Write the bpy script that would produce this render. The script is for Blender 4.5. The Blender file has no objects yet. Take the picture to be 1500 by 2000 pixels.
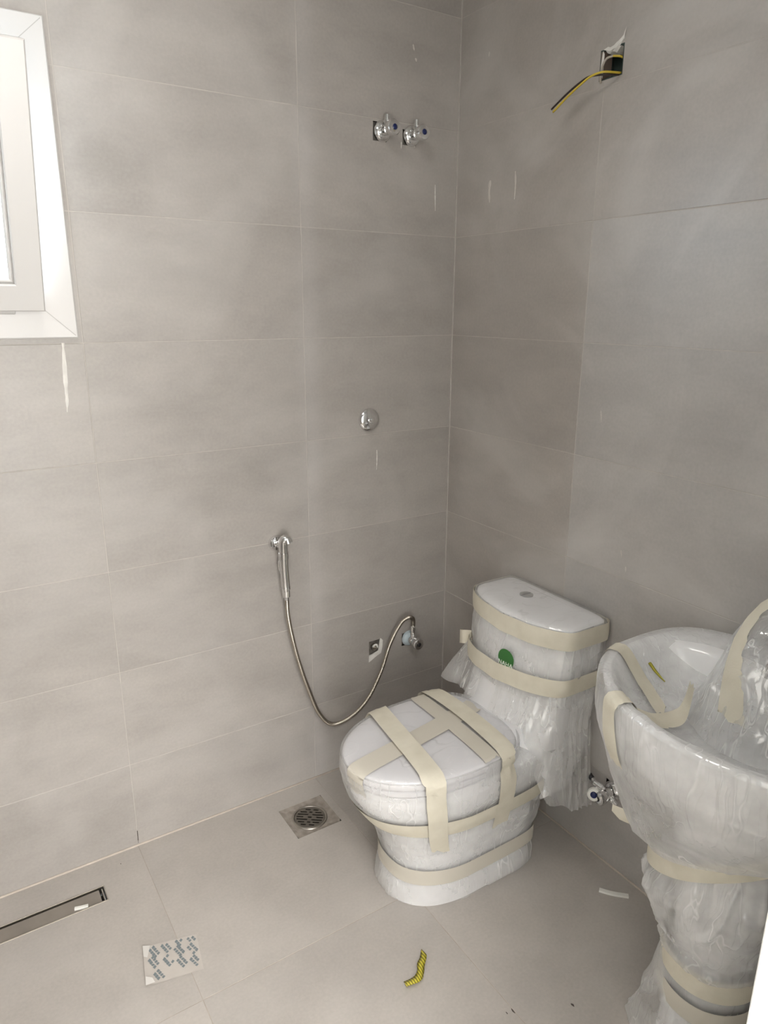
import bpy, bmesh, math, random
from math import sin, cos, pi, radians
from mathutils import Vector, Matrix, noise
from mathutils.bvhtree import BVHTree

random.seed(7)
S = bpy.context.scene
COL = S.collection
V = Vector

# ------------------------------------------------------------------ camera
cam_d = bpy.data.cameras.new('camera')
cam = bpy.data.objects.new('camera', cam_d)
COL.objects.link(cam)
S.camera = cam
cam_d.sensor_fit = 'VERTICAL'
cam_d.sensor_height = 36.0
cam_d.lens = 36.0 * 1388.14 / 2000.0
cam_d.clip_start = 0.02
cam_d.clip_end = 60
YAW, PITCH, ROLL = 0.5706, -0.2819, 0.0043
fwd = V((sin(YAW) * cos(PITCH), cos(YAW) * cos(PITCH), sin(PITCH)))
rgt = V((cos(YAW), -sin(YAW), 0))
upv = rgt.cross(fwd)
r2 = cos(ROLL) * rgt + sin(ROLL) * upv
u2 = -sin(ROLL) * rgt + cos(ROLL) * upv
M = Matrix((r2, u2, -fwd)).transposed().to_4x4()
M.translation = V((-1.4843, -1.9021, 1.5701))
cam.matrix_world = M

# ------------------------------------------------------------------ world, lamps, exposure
S.view_settings.view_transform = 'Standard'
S.view_settings.look = 'None'
S.view_settings.gamma = 1.0
S.view_settings.use_curve_mapping = False
S.view_settings.exposure = 0.92
world = bpy.data.worlds.new('overcast_sky')
S.world = world
world.use_nodes = True
bg = world.node_tree.nodes['Background']
bg.inputs['Color'].default_value = (0.74, 0.88, 1.0, 1)
bg.inputs['Strength'].default_value = 11.0


def area(name, loc, target, sx, sy, power, color, portal=False):
    l = bpy.data.lights.new(name, 'AREA')
    l.shape = 'RECTANGLE'
    l.size, l.size_y = sx, sy
    l.energy = power
    l.color = color
    if portal:
        l.cycles.is_portal = True
    o = bpy.data.objects.new(name, l)
    COL.objects.link(o)
    o.location = loc
    o.rotation_euler = (V(target) - V(loc)).to_track_quat('-Z', 'Y').to_euler()
    return o


area('window_portal', (-1.455, 0.21, 1.83), (-1.455, -1, 1.83), 0.62, 0.68, 1, (1, 1, 1), True)
# added unseen lights: two for light through the doorway, one under the bathroom ceiling
area('hall_fill_light', (-1.45, -3.40, 1.15), (-1.35, -1.0, 0.95), 1.5, 1.9, 37, (1.0, 0.98, 0.955))
area('hall_top_fill_light', (-1.25, -2.35, 2.64), (-1.15, -1.9, 0), 0.9, 0.9, 44, (1.0, 0.975, 0.95))
area('room_fill_light', (-1.25, -0.95, 2.66), (-1.25, -0.95, 0), 0.45, 0.45, 4, (1.0, 0.955, 0.90))


# ------------------------------------------------------------------ materials
def mat(name, color, rough=0.5, metal=0.0, spec=0.5, **kw):
    m = bpy.data.materials.new(name)
    m.use_nodes = True
    b = m.node_tree.nodes['Principled BSDF']
    b.inputs['Base Color'].default_value = (*color, 1)
    b.inputs['Roughness'].default_value = rough
    b.inputs['Metallic'].default_value = metal
    b.inputs['Specular IOR Level'].default_value = spec
    for k, v in kw.items():
        b.inputs[k.replace('_', ' ')].default_value = v
    return m


def N(m, t, **kw):
    n = m.node_tree.nodes.new(t)
    for k, v in kw.items():
        setattr(n, k, v)
    return n


def L(m, a, b):
    m.node_tree.links.new(a, b)


def ramp(m, fac, stops):
    r = N(m, 'ShaderNodeValToRGB')
    e = r.color_ramp.elements
    while len(e) < len(stops):
        e.new(0.5)
    for i, (p, c) in enumerate(stops):
        e[i].position = p
        e[i].color = (*c, 1) if len(c) == 3 else c
    L(m, fac, r.inputs['Fac'])
    return r.outputs['Color']


def mixc(m, fac, a, b, blend='MIX'):
    x = N(m, 'ShaderNodeMix', data_type='RGBA', blend_type=blend)
    if isinstance(fac, float):
        x.inputs[0].default_value = fac
    else:
        L(m, fac, x.inputs[0])
    for s, i in ((a, 6), (b, 7)):
        if isinstance(s, tuple):
            x.inputs[i].default_value = (*s, 1)
        else:
            L(m, s, x.inputs[i])
    return x.outputs[2]


def stone_tile(name, base, stretch, rough, dust, spec=0.5, band=None):
    """grey concrete-look porcelain: cloudy tone, fine speckle, wiped builders' dust"""
    m = mat(name, base, rough, 0, spec)
    b = m.node_tree.nodes['Principled BSDF']
    geo = N(m, 'ShaderNodeNewGeometry')
    oi = N(m, 'ShaderNodeObjectInfo')
    off = N(m, 'ShaderNodeVectorMath', operation='MULTIPLY_ADD')
    cmb = N(m, 'ShaderNodeCombineXYZ')
    for i in range(3):
        L(m, oi.outputs['Random'], cmb.inputs[i])
    L(m, cmb.outputs[0], off.inputs[0])
    off.inputs[1].default_value = (37.0, 53.0, 29.0)
    L(m, geo.outputs['Position'], off.inputs[2])
    mp = N(m, 'ShaderNodeMapping')
    mp.inputs['Scale'].default_value = stretch
    L(m, off.outputs[0], mp.inputs['Vector'])
    n1 = N(m, 'ShaderNodeTexNoise')
    n1.inputs['Scale'].default_value = 4.2
    n1.inputs['Detail'].default_value = 6
    n1.inputs['Roughness'].default_value = 0.62
    L(m, mp.outputs[0], n1.inputs['Vector'])
    n2 = N(m, 'ShaderNodeTexNoise')
    n2.inputs['Scale'].default_value = 130
    n2.inputs['Detail'].default_value = 3
    L(m, geo.outputs['Position'], n2.inputs['Vector'])
    dk = tuple(c * 0.90 for c in base)
    lt = tuple(min(1, c * 1.08) for c in base)
    c1 = ramp(m, n1.outputs['Fac'], [(0.30, dk), (0.70, lt)])
    sp = ramp(m, n2.outputs['Fac'], [(0.30, (0.95, 0.95, 0.95)), (0.70, (1.035, 1.035, 1.035))])
    c2 = mixc(m, 1.0, c1, sp, 'MULTIPLY')
    # dust smears: long wiped arcs of pale powder, not following the joints
    n3 = N(m, 'ShaderNodeTexNoise')
    n3.inputs['Scale'].default_value = 1.7
    n3.inputs['Detail'].default_value = 4
    n3.inputs['Distortion'].default_value = 1.6
    L(m, geo.outputs['Position'], n3.inputs['Vector'])
    d = ramp(m, n3.outputs['Fac'], [(0.46, (0, 0, 0)), (0.70, (dust, dust, dust))])
    c3 = mixc(m, d, c2, (0.56, 0.535, 0.51))
    if band:
        # powdery grout haze wiped to both sides of one upright joint
        sx = N(m, 'ShaderNodeSeparateXYZ')
        L(m, geo.outputs['Position'], sx.inputs[0])
        dd = N(m, 'ShaderNodeMath', operation='SUBTRACT')
        L(m, sx.outputs['X'], dd.inputs[0])
        dd.inputs[1].default_value = band
        ab = N(m, 'ShaderNodeMath', operation='ABSOLUTE')
        L(m, dd.outputs[0], ab.inputs[0])
        bm_ = N(m, 'ShaderNodeMapRange', interpolation_type='SMOOTHSTEP')
        bm_.inputs['From Max'].default_value = 0.055
        bm_.inputs['To Min'].default_value = 0.26
        bm_.inputs['To Max'].default_value = 0.0
        L(m, ab.outputs[0], bm_.inputs['Value'])
        bx = N(m, 'ShaderNodeMath', operation='MULTIPLY')
        L(m, bm_.outputs[0], bx.inputs[0])
        L(m, n3.outputs['Fac'], bx.inputs[1])
        c3 = mixc(m, bx.outputs[0], c3, (0.60, 0.58, 0.59))
    tn = N(m, 'ShaderNodeHueSaturation')
    v = N(m, 'ShaderNodeMapRange')
    v.inputs['To Min'].default_value = 0.965
    v.inputs['To Max'].default_value = 1.035
    L(m, oi.outputs['Random'], v.inputs['Value'])
    L(m, v.outputs[0], tn.inputs['Value'])
    L(m, c3, tn.inputs['Color'])
    L(m, tn.outputs[0], b.inputs['Base Color'])
    rr = N(m, 'ShaderNodeMapRange')
    rr.inputs['To Min'].default_value = rough - 0.06
    rr.inputs['To Max'].default_value = rough + 0.10
    L(m, n1.outputs['Fac'], rr.inputs['Value'])
    L(m, rr.outputs[0], b.inputs['Roughness'])
    bp = N(m, 'ShaderNodeBump')
    bp.inputs['Strength'].default_value = 0.05
    bp.inputs['Distance'].default_value = 0.002
    L(m, n2.outputs['Fac'], bp.inputs['Height'])
    L(m, bp.outputs[0], b.inputs['Normal'])
    return m


def grainy(name, base, var=0.15, scale=40, rough=0.8, bump=0.3):
    m = mat(name, base, rough)
    b = m.node_tree.nodes['Principled BSDF']
    tc = N(m, 'ShaderNodeTexCoord')
    n = N(m, 'ShaderNodeTexNoise')
    n.inputs['Scale'].default_value = scale
    n.inputs['Detail'].default_value = 5
    L(m, tc.outputs['Object'], n.inputs['Vector'])
    c = ramp(m, n.outputs['Fac'], [(0.3, tuple(x * (1 - var) for x in base)), (0.7, tuple(min(1, x * (1 + var)) for x in base))])
    L(m, c, b.inputs['Base Color'])
    if bump:
        bp = N(m, 'ShaderNodeBump')
        bp.inputs['Strength'].default_value = bump
        bp.inputs['Distance'].default_value = 0.002
        L(m, n.outputs['Fac'], bp.inputs['Height'])
        L(m, bp.outputs[0], b.inputs['Normal'])
    return m


def film_mat(name, body, haze, gloss, sc=(16, 16, 5), crease=0.5, bump=0.7):
    """thin clear polythene: mostly see-through, milky where it bunches, glossy on its creases"""
    m = bpy.data.materials.new(name)
    m.use_nodes = True
    m.node_tree.nodes.clear()
    out = N(m, 'ShaderNodeOutputMaterial')
    tr = N(m, 'ShaderNodeBsdfTransparent')
    tr.inputs['Color'].default_value = (0.985, 0.985, 0.985, 1)
    di = N(m, 'ShaderNodeBsdfDiffuse')
    di.inputs['Color'].default_value = (*body, 1)
    tl = N(m, 'ShaderNodeBsdfTranslucent')
    tl.inputs['Color'].default_value = (*body, 1)
    dm = N(m, 'ShaderNodeMixShader')
    dm.inputs[0].default_value = 0.25
    L(m, di.outputs[0], dm.inputs[1])
    L(m, tl.outputs[0], dm.inputs[2])
    gl = N(m, 'ShaderNodeBsdfGlossy')
    gl.inputs['Color'].default_value = (1, 1, 1, 1)
    gl.inputs['Roughness'].default_value = 0.10
    tc = N(m, 'ShaderNodeTexCoord')
    n = N(m, 'ShaderNodeTexNoise')
    n.inputs['Scale'].default_value = 8
    n.inputs['Detail'].default_value = 5
    L(m, tc.outputs['Object'], n.inputs['Vector'])
    # sharp creases: thin ridges of a warped, vertically drawn-out noise
    wn = N(m, 'ShaderNodeTexNoise')
    wn.inputs['Scale'].default_value = 7
    wn.inputs['Detail'].default_value = 2
    L(m, tc.outputs['Object'], wn.inputs['Vector'])
    wa = N(m, 'ShaderNodeVectorMath', operation='MULTIPLY_ADD')
    L(m, wn.outputs['Color'], wa.inputs[0])
    wa.inputs[1].default_value = (0.05, 0.05, 0.05)
    L(m, tc.outputs['Object'], wa.inputs[2])
    hs = []
    for k in (1.0, 2.2):
        mp = N(m, 'ShaderNodeMapping')
        mp.inputs['Scale'].default_value = tuple(x * k for x in sc)
        L(m, wa.outputs[0], mp.inputs['Vector'])
        vo = N(m, 'ShaderNodeTexNoise')
        vo.inputs['Scale'].default_value = 1.0
        vo.inputs['Detail'].default_value = 1.5
        L(m, mp.outputs[0], vo.inputs['Vector'])
        sb = N(m, 'ShaderNodeMath', operation='SUBTRACT')
        L(m, vo.outputs['Fac'], sb.inputs[0])
        sb.inputs[1].default_value = 0.5
        ab = N(m, 'ShaderNodeMath', operation='ABSOLUTE')
        L(m, sb.outputs[0], ab.inputs[0])
        mr = N(m, 'ShaderNodeMapRange', interpolation_type='SMOOTHSTEP')
        mr.inputs['From Max'].default_value = 0.030
        mr.inputs['To Min'].default_value = 1.0 / k
        mr.inputs['To Max'].default_value = 0.0
        L(m, ab.outputs[0], mr.inputs['Value'])
        hs.append(mr.outputs[0])
    sm_ = N(m, 'ShaderNodeMath', operation='ADD')
    L(m, hs[0], sm_.inputs[0])
    L(m, hs[1], sm_.inputs[1])
    bp = N(m, 'ShaderNodeBump')
    bp.inputs['Strength'].default_value = bump
    bp.inputs['Distance'].default_value = 0.004
    L(m, sm_.outputs[0], bp.inputs['Height'])
    L(m, bp.outputs[0], gl.inputs['Normal'])
    lw = N(m, 'ShaderNodeLayerWeight')
    lw.inputs['Blend'].default_value = 0.5
    h = N(m, 'ShaderNodeMapRange')
    h.inputs['From Min'].default_value = 0.3
    h.inputs['From Max'].default_value = 0.75
    h.inputs['To Min'].default_value = haze * 0.5
    h.inputs['To Max'].default_value = haze * 1.4
    L(m, n.outputs['Fac'], h.inputs['Value'])
    p3 = N(m, 'ShaderNodeMath', operation='POWER')
    L(m, lw.outputs['Facing'], p3.inputs[0])
    p3.inputs[1].default_value = 2.5
    ad = N(m, 'ShaderNodeMath', operation='MULTIPLY_ADD', use_clamp=True)
    L(m, p3.outputs[0], ad.inputs[0])
    ad.inputs[1].default_value = 0.22
    L(m, h.outputs[0], ad.inputs[2])
    # doubled-over film is milkier at creases; the white also paints in highlight streaks
    c2 = N(m, 'ShaderNodeMath', operation='POWER')
    L(m, hs[0], c2.inputs[0])
    c2.inputs[1].default_value = 2.5
    c3 = N(m, 'ShaderNodeMath', operation='MULTIPLY')
    L(m, c2.outputs[0], c3.inputs[0])
    br = N(m, 'ShaderNodeMapRange')
    br.inputs['From Min'].default_value = 0.48
    br.inputs['From Max'].default_value = 0.66
    L(m, wn.outputs['Fac'], br.inputs['Value'])
    L(m, br.outputs[0], c3.inputs[1])
    ad2 = N(m, 'ShaderNodeMath', operation='MULTIPLY_ADD', use_clamp=True)
    L(m, c3.outputs[0], ad2.inputs[0])
    ad2.inputs[1].default_value = crease
    L(m, ad.outputs[0], ad2.inputs[2])
    m1 = N(m, 'ShaderNodeMixShader')
    L(m, ad2.outputs[0], m1.inputs[0])
    L(m, tr.outputs[0], m1.inputs[1])
    L(m, dm.outputs[0], m1.inputs[2])
    lb = N(m, 'ShaderNodeLayerWeight')
    lb.inputs['Blend'].default_value = 0.5
    L(m, bp.outputs[0], lb.inputs['Normal'])
    p5 = N(m, 'ShaderNodeMath', operation='POWER')
    L(m, lb.outputs['Facing'], p5.inputs[0])
    p5.inputs[1].default_value = 4.0
    g = N(m, 'ShaderNodeMath', operation='MULTIPLY_ADD', use_clamp=True)
    L(m, p5.outputs[0], g.inputs[0])
    g.inputs[1].default_value = 0.14 * gloss
    g.inputs[2].default_value = 0.075 * gloss
    m2 = N(m, 'ShaderNodeMixShader')
    L(m, g.outputs[0], m2.inputs[0])
    L(m, m1.outputs[0], m2.inputs[1])
    L(m, gl.outputs[0], m2.inputs[2])
    L(m, m2.outputs[0], out.inputs['Surface'])
    return m


M_WALL = stone_tile('grey_wall_tile', (0.380, 0.353, 0.326), (1.0, 1.0, 2.4), 0.36, 0.30, 0.5, -0.525)
M_WALL2 = stone_tile('grey_wall_tile_dusty', (0.375, 0.344, 0.315), (1.0, 1.0, 2.4), 0.38, 0.55, 0.95)
M_FLOOR = stone_tile('grey_floor_tile', (0.445, 0.411, 0.376), (1.0, 1.0, 1.0), 0.42, 0.22)
M_GROUT = grainy('pale_grout', (0.48, 0.45, 0.415), 0.08, 30, 0.9)
M_BEAD = grainy('pinkish_floor_bead', (0.52, 0.455, 0.395), 0.08, 30, 0.85)
M_GROUTF = grainy('floor_grout', (0.42, 0.37, 0.32), 0.10, 30, 0.9)
M_CEMENT = grainy('rough_cement', (0.16, 0.145, 0.125), 0.3, 60, 0.95, 0.6)
M_PLASTER = grainy('white_plaster', (0.74, 0.72, 0.68), 0.08, 50, 0.9, 0.5)
M_PAINT = mat('white_wall_paint', (0.80, 0.79, 0.76), 0.7)
M_DOORW = mat('white_door_lacquer', (0.90, 0.90, 0.88), 0.35)
M_UPVC = mat('white_upvc', (0.63, 0.615, 0.60), 0.28)
M_CER = mat('white_glazed_ceramic', (0.87, 0.865, 0.87), 0.10, 0, 0.5)
M_SEAT = mat('white_seat_plastic', (0.80, 0.79, 0.81), 0.30)
M_FILM = film_mat('clear_plastic_film', (0.97, 0.97, 0.965), 0.31, 1.3, (28, 28, 2.4), 0.45)
M_FILMT = film_mat('milky_plastic_film', (0.97, 0.97, 0.965), 0.42, 1.3, (24, 24, 2.2), 0.22)
M_FILML = film_mat('light_plastic_film', (0.86, 0.86, 0.86), 0.10, 0.9, (9, 16, 9), 0.12, 0.5)
M_CHROME = mat('chrome', (0.80, 0.80, 0.80), 0.09, 1.0)
M_STEEL = mat('brushed_steel', (0.46, 0.43, 0.39), 0.33, 1.0)
M_BLUE = mat('blue_marker', (0.008, 0.018, 0.095), 0.3)
M_BLACK = mat('dark_marker', (0.012, 0.012, 0.014), 0.4)
M_PALEBLUE = mat('pale_blue_plastic', (0.50, 0.58, 0.62), 0.4)
M_GREENBOX = mat('dark_green_box_plastic', (0.035, 0.055, 0.048), 0.5)
M_WIREY = mat('yellow_wire_sheath', (0.62, 0.47, 0.05), 0.4)
M_WIREB = mat('black_wire_sheath', (0.035, 0.024, 0.02), 0.4)
M_WIREG = mat('grey_wire_sheath', (0.45, 0.40, 0.34), 0.5)
M_PVC = mat('white_pvc', (0.80, 0.79, 0.74), 0.4)
M_STICK = mat('green_sticker', (0.035, 0.17, 0.035), 0.4)
M_LETTER = mat('white_letter', (0.85, 0.87, 0.82), 0.5)
M_DARK = mat('dark_void', (0.012, 0.011, 0.010), 0.9)
M_MORTAR = grainy('grey_mortar', (0.30, 0.265, 0.23), 0.25, 45, 0.85, 0.6)
M_GLASS = mat('frosted_glass', (0.98, 0.97, 0.92), 0.12, 0, 0.5, Transmission_Weight=1.0)
M_LEAF = mat('yellow_green_scrap', (0.42, 0.38, 0.04), 0.5)

# masking tape: cream crepe paper
M_TAPE = mat('cream_masking_tape', (0.745, 0.685, 0.535), 0.62)
b = M_TAPE.node_tree.nodes['Principled BSDF']
_tc = N(M_TAPE, 'ShaderNodeTexCoord')
_n = N(M_TAPE, 'ShaderNodeTexNoise')
_n.inputs['Scale'].default_value = 22
_n.inputs['Detail'].default_value = 5
L(M_TAPE, _tc.outputs['Object'], _n.inputs['Vector'])
L(M_TAPE, ramp(M_TAPE, _n.outputs['Fac'], [(0.3, (0.665, 0.62, 0.505)), (0.7, (0.745, 0.70, 0.585))]), b.inputs['Base Color'])
_w = N(M_TAPE, 'ShaderNodeTexNoise')
_w.inputs['Scale'].default_value = 260
L(M_TAPE, _tc.outputs['Object'], _w.inputs['Vector'])
_bp = N(M_TAPE, 'ShaderNodeBump')
_bp.inputs['Strength'].default_value = 0.25
_bp.inputs['Distance'].default_value = 0.001
L(M_TAPE, _w.outputs['Fac'], _bp.inputs['Height'])
L(M_TAPE, _bp.outputs[0], b.inputs['Normal'])
# tape seen under a layer of film is a separate, paler product on the lid
M_TAPE2 = mat('thin_cream_tape', (0.63, 0.59, 0.51), 0.5)

# yellow ribbon with dark printed bars
M_RIB = mat('yellow_printed_ribbon', (0.62, 0.55, 0.06), 0.4)
b = M_RIB.node_tree.nodes['Principled BSDF']
_tc = N(M_RIB, 'ShaderNodeTexCoord')
_wv = N(M_RIB, 'ShaderNodeTexWave')
_wv.inputs['Scale'].default_value = 48
_wv.inputs['Distortion'].default_value = 0.6
L(M_RIB, _tc.outputs['Object'], _wv.inputs['Vector'])
L(M_RIB, ramp(M_RIB, _wv.outputs['Fac'], [(0.20, (0.17, 0.14, 0.01)), (0.60, (0.56, 0.49, 0.05))]), b.inputs['Base Color'])

M_PAPER = grainy('translucent_backing_paper', (0.52, 0.48, 0.44), 0.05, 20, 0.45, 0.1)
M_PAPERW = mat('white_paper_fold', (0.66, 0.635, 0.60), 0.6)
M_INK = mat('faded_blue_ink', (0.19, 0.22, 0.23), 0.7)
M_DIRT = mat('dark_dirt', (0.085, 0.07, 0.062), 0.9)

# ------------------------------------------------------------------ builders
ORG = {}


def obj(name, verts, faces, m, parent=None, smooth=False, recalc=True):
    po = ORG.get(parent.name, V((0, 0, 0))) if parent else V((0, 0, 0))
    me = bpy.data.meshes.new(name)
    me.from_pydata([tuple(V(v) - po) for v in verts], [], faces)
    if recalc:
        bm = bmesh.new()
        bm.from_mesh(me)
        bmesh.ops.recalc_face_normals(bm, faces=bm.faces)
        bm.to_mesh(me)
        bm.free()
    me.materials.append(m)
    if smooth:
        me.polygons.foreach_set('use_smooth', [True] * len(me.polygons))
    me.update()
    o = bpy.data.objects.new(name, me)
    COL.objects.link(o)
    if parent:
        o.parent = parent
    ORG[o.name] = po
    return o


def tag(o, label=None, cat=None, group=None, kind=None):
    for k, v in (('label', label), ('category', cat), ('group', group), ('kind', kind)):
        if v:
            o[k] = v
    return o


def thing(name, loc, label=None, cat=None, group=None, kind=None):
    o = bpy.data.objects.new(name, None)
    o.empty_display_size = 0.05
    COL.objects.link(o)
    o.location = loc
    ORG[o.name] = V(loc)
    return tag(o, label, cat, group, kind)


class G:
    def __init__(s):
        s.v, s.f = [], []

    def add(s, v, f):
        n = len(s.v)
        s.v += [V(p) for p in v]
        s.f += [[i + n for i in q] for q in f]
        return s

    def box(s, a, b):
        x0, y0, z0 = a
        x1, y1, z1 = b
        return s.add([(x0, y0, z0), (x1, y0, z0), (x1, y1, z0), (x0, y1, z0), (x0, y0, z1), (x1, y0, z1), (x1, y1, z1), (x0, y1, z1)],
                     [(0, 3, 2, 1), (4, 5, 6, 7), (0, 1, 5, 4), (1, 2, 6, 5), (2, 3, 7, 6), (3, 0, 4, 7)])

    def cbox(s, a, b, c=0.003):
        """box with chamfered edges"""
        bm = bmesh.new()
        q = G().box(a, b)
        vs = [bm.verts.new(p) for p in q.v]
        for f in q.f:
            bm.faces.new([vs[i] for i in f])
        bmesh.ops.bevel(bm, geom=bm.edges[:], offset=c, segments=2, affect='EDGES')
        bm.verts.index_update()
        s.add([v.co.copy() for v in bm.verts], [[v.index for v in f.verts] for f in bm.faces])
        bm.free()
        return s

    def loft(s, rings, cap0=True, cap1=True, closed=True):
        n = len(rings[0])
        v = [p for r in rings for p in r]
        f = []
        for i in range(len(rings) - 1):
            for j in range(n if closed else n - 1):
                k = (j + 1) % n
                f.append((i * n + j, i * n + k, (i + 1) * n + k, (i + 1) * n + j))
        if cap0:
            f.append(tuple(range(n))[::-1])
        if cap1:
            f.append(tuple(range((len(rings) - 1) * n, len(rings) * n)))
        return s.add(v, f)

    def tube(s, path, r, seg=12, caps=True):
        path = [V(p) for p in path]
        n = len(path)
        rs = r if isinstance(r, (list, tuple)) else [r] * n
        t = [(path[min(i + 1, n - 1)] - path[max(i - 1, 0)]).normalized() for i in range(n)]
        u = t[0].orthogonal().normalized()
        rings = []
        for i in range(n):
            u = (u - u.dot(t[i]) * t[i]).normalized()
            w = t[i].cross(u)
            rings.append([path[i] + rs[i] * (cos(2 * pi * k / seg) * u + sin(2 * pi * k / seg) * w) for k in range(seg)])
        return s.loft(rings, caps, caps)

    def lathe(s, prof, base, axis, seg=24, caps=True):
        """prof: (distance along axis, radius)"""
        base, a = V(base), V(axis).normalized()
        u = a.orthogonal().normalized()
        w = a.cross(u)
        rings = [[base + a * d + max(r, 1e-5) * (cos(2 * pi * k / seg) * u + sin(2 * pi * k / seg) * w) for k in range(seg)] for d, r in prof]
        return s.loft(rings, caps, caps)

    def build(s, name, m, parent=None, smooth=False):
        return obj(name, s.v, s.f, m, parent, smooth)


def sharp(o, ang=35):
    """smooth shading with hard edges above the angle"""
    me = o.data
    bm = bmesh.new()
    bm.from_mesh(me)
    for e in bm.edges:
        if len(e.link_faces) == 2 and e.calc_face_angle(0) > radians(ang):
            e.smooth = False
    bm.to_mesh(me)
    bm.free()
    me.polygons.foreach_set('use_smooth', [True] * len(me.polygons))
    return o


def spline(pts, n):
    """Catmull-Rom through the points, n samples"""
    P = [V(p) for p in pts]
    P = [2 * P[0] - P[1]] + P + [2 * P[-1] - P[-2]]
    segs = len(P) - 3
    out = []
    for i in range(n):
        x = i / (n - 1) * segs
        k = min(int(x), segs - 1)
        t = x - k
        a, b_, c, d = P[k:k + 4]
        out.append(0.5 * ((2 * b_) + (c - a) * t + (2 * a - 5 * b_ + 4 * c - d) * t * t + (3 * b_ - a - 3 * c + d) * t ** 3))
    return out


def lerp_table(tab, z):
    if z <= tab[0][0]:
        return tab[0][1:]
    for p, q in zip(tab, tab[1:]):
        if z <= q[0]:
            t = (z - p[0]) / (q[0] - p[0])
            return tuple(x + (y - x) * t for x, y in zip(p[1:], q[1:]))
    return tab[-1][1:]


# ------------------------------------------------------------------ tiled surfaces
def panel(rect, holes, d0, d1, mp, bev=0.0):
    """slab between depths d0 (back) and d1 (face) over rect minus rectangular holes"""
    a0, a1, b0, b1 = rect
    hs = [h for h in holes if h[0] < a1 and h[1] > a0 and h[2] < b1 and h[3] > b0]
    g = G()
    if not hs and bev:
        r = [[(a0, b0), (a1, b0), (a1, b1), (a0, b1)]] * 2 + [[(a0 + bev, b0 + bev), (a1 - bev, b0 + bev), (a1 - bev, b1 - bev), (a0 + bev, b1 - bev)]]
        g.loft([[mp(a, b_, d) for a, b_ in q] for q, d in zip(r, (d0, d1 - bev, d1))], True, True)
        return g
    A = sorted({a0, a1} | {min(max(x, a0), a1) for h in hs for x in h[:2]})
    B = sorted({b0, b1} | {min(max(x, b0), b1) for h in hs for x in h[2:]})
    solid = {}
    for i in range(len(A) - 1):
        for j in range(len(B) - 1):
            ca, cb = (A[i] + A[i + 1]) / 2, (B[j] + B[j + 1]) / 2
            solid[i, j] = not any(h[0] < ca < h[1] and h[2] < cb < h[3] for h in hs)
    idx = {}

    def vid(i, j, k):
        if (i, j, k) not in idx:
            idx[i, j, k] = len(g.v)
            g.v.append(V(mp(A[i], B[j], (d0, d1)[k])))
        return idx[i, j, k]
    for (i, j), s in solid.items():
        if not s:
            continue
        g.f.append([vid(i, j, 1), vid(i + 1, j, 1), vid(i + 1, j + 1, 1), vid(i, j + 1, 1)])
        g.f.append([vid(i, j, 0), vid(i, j + 1, 0), vid(i + 1, j + 1, 0), vid(i + 1, j, 0)])
        for di, dj, e in ((-1, 0, ((0, 0), (0, 1))), (1, 0, ((1, 0), (1, 1))), (0, -1, ((0, 0), (1, 0))), (0, 1, ((0, 1), (1, 1)))):
            if not solid.get((i + di, j + dj), False):
                p, q = [(i + x, j + y) for x, y in e]
                g.f.append([vid(*p, 0), vid(*q, 0), vid(*q, 1), vid(*p, 1)])
    return g


def tiled(parent, rect, aj, bj, holes, mp, m, grout, gap=0.0020, recess=0.0007):
    a0, a1, b0, b1 = rect
    A = [a0] + sorted(x for x in aj if a0 < x < a1) + [a1]
    B = [b0] + sorted(x for x in bj if b0 < x < b1) + [b1]
    for i in range(len(A) - 1):
        for j in range(len(B) - 1):
            r = (A[i] + gap / 2, A[i + 1] - gap / 2, B[j] + gap / 2, B[j + 1] - gap / 2)
            if any(h[0] <= r[0] and h[1] >= r[1] and h[2] <= r[2] and h[3] >= r[3] for h in holes):
                continue
            lip = random.uniform(-0.0003, 0.0003)
            panel(r, holes, -0.010, lip, mp, 0.0007).build('tile', m, parent)
    panel(rect, holes, -0.010, -recess, mp).build('grout', grout, parent)


H_LEFT = lambda a, b_, d: (a, -d, b_)      # window wall, plane y = 0
H_RIGHT = lambda a, b_, d: (-d, a, b_)     # toilet wall, plane x = 0
H_FLOOR = lambda a, b_, d: (a, b_, d)
ZJ = [2.38 - 0.3 * k for k in range(8)]
TOP = 2.68
WIN = (-1.765, -1.165, 1.505, 2.160)       # window opening
XL, YF = -2.40, -1.66                      # far end of the room, door wall

holes_left = [WIN, (-0.3065, -0.2600, 2.0235, 2.0735), (-0.2050, -0.1570, 2.0230, 2.0640),
              (-0.1860, -0.1400, 0.406, 0.4545), (-0.3225, -0.276, 0.402, 0.458)]
holes_right = [(-0.6145, -0.5440, 2.0940, 2.1600), (-0.822, -0.778, 0.240, 0.272)]

wl = panel((XL - 0.2, 0.2, 0, TOP), [WIN], -0.20, -0.010, H_LEFT).build('wall_left', M_CEMENT)
tag(wl, 'window wall of grey concrete-look tiles', None, None, 'structure')
tiled(wl, (XL, 0.0, 0.0, TOP), [-0.541 - 0.6 * k for k in range(4)], ZJ, holes_left, H_LEFT, M_WALL, M_GROUT)
wr = panel((YF - 0.14, 0.0, 0, TOP), [holes_right[0]], -0.20, -0.010, H_RIGHT).build('wall_right', M_CEMENT)
tag(wr, 'wall of grey concrete-look tiles behind toilet and basin', None, None, 'structure')
tiled(wr, (YF, -0.0005, 0.0, TOP), [-0.5617 - 0.6 * k for k in range(2)], ZJ, holes_right, H_RIGHT, M_WALL2, M_GROUT)
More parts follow.
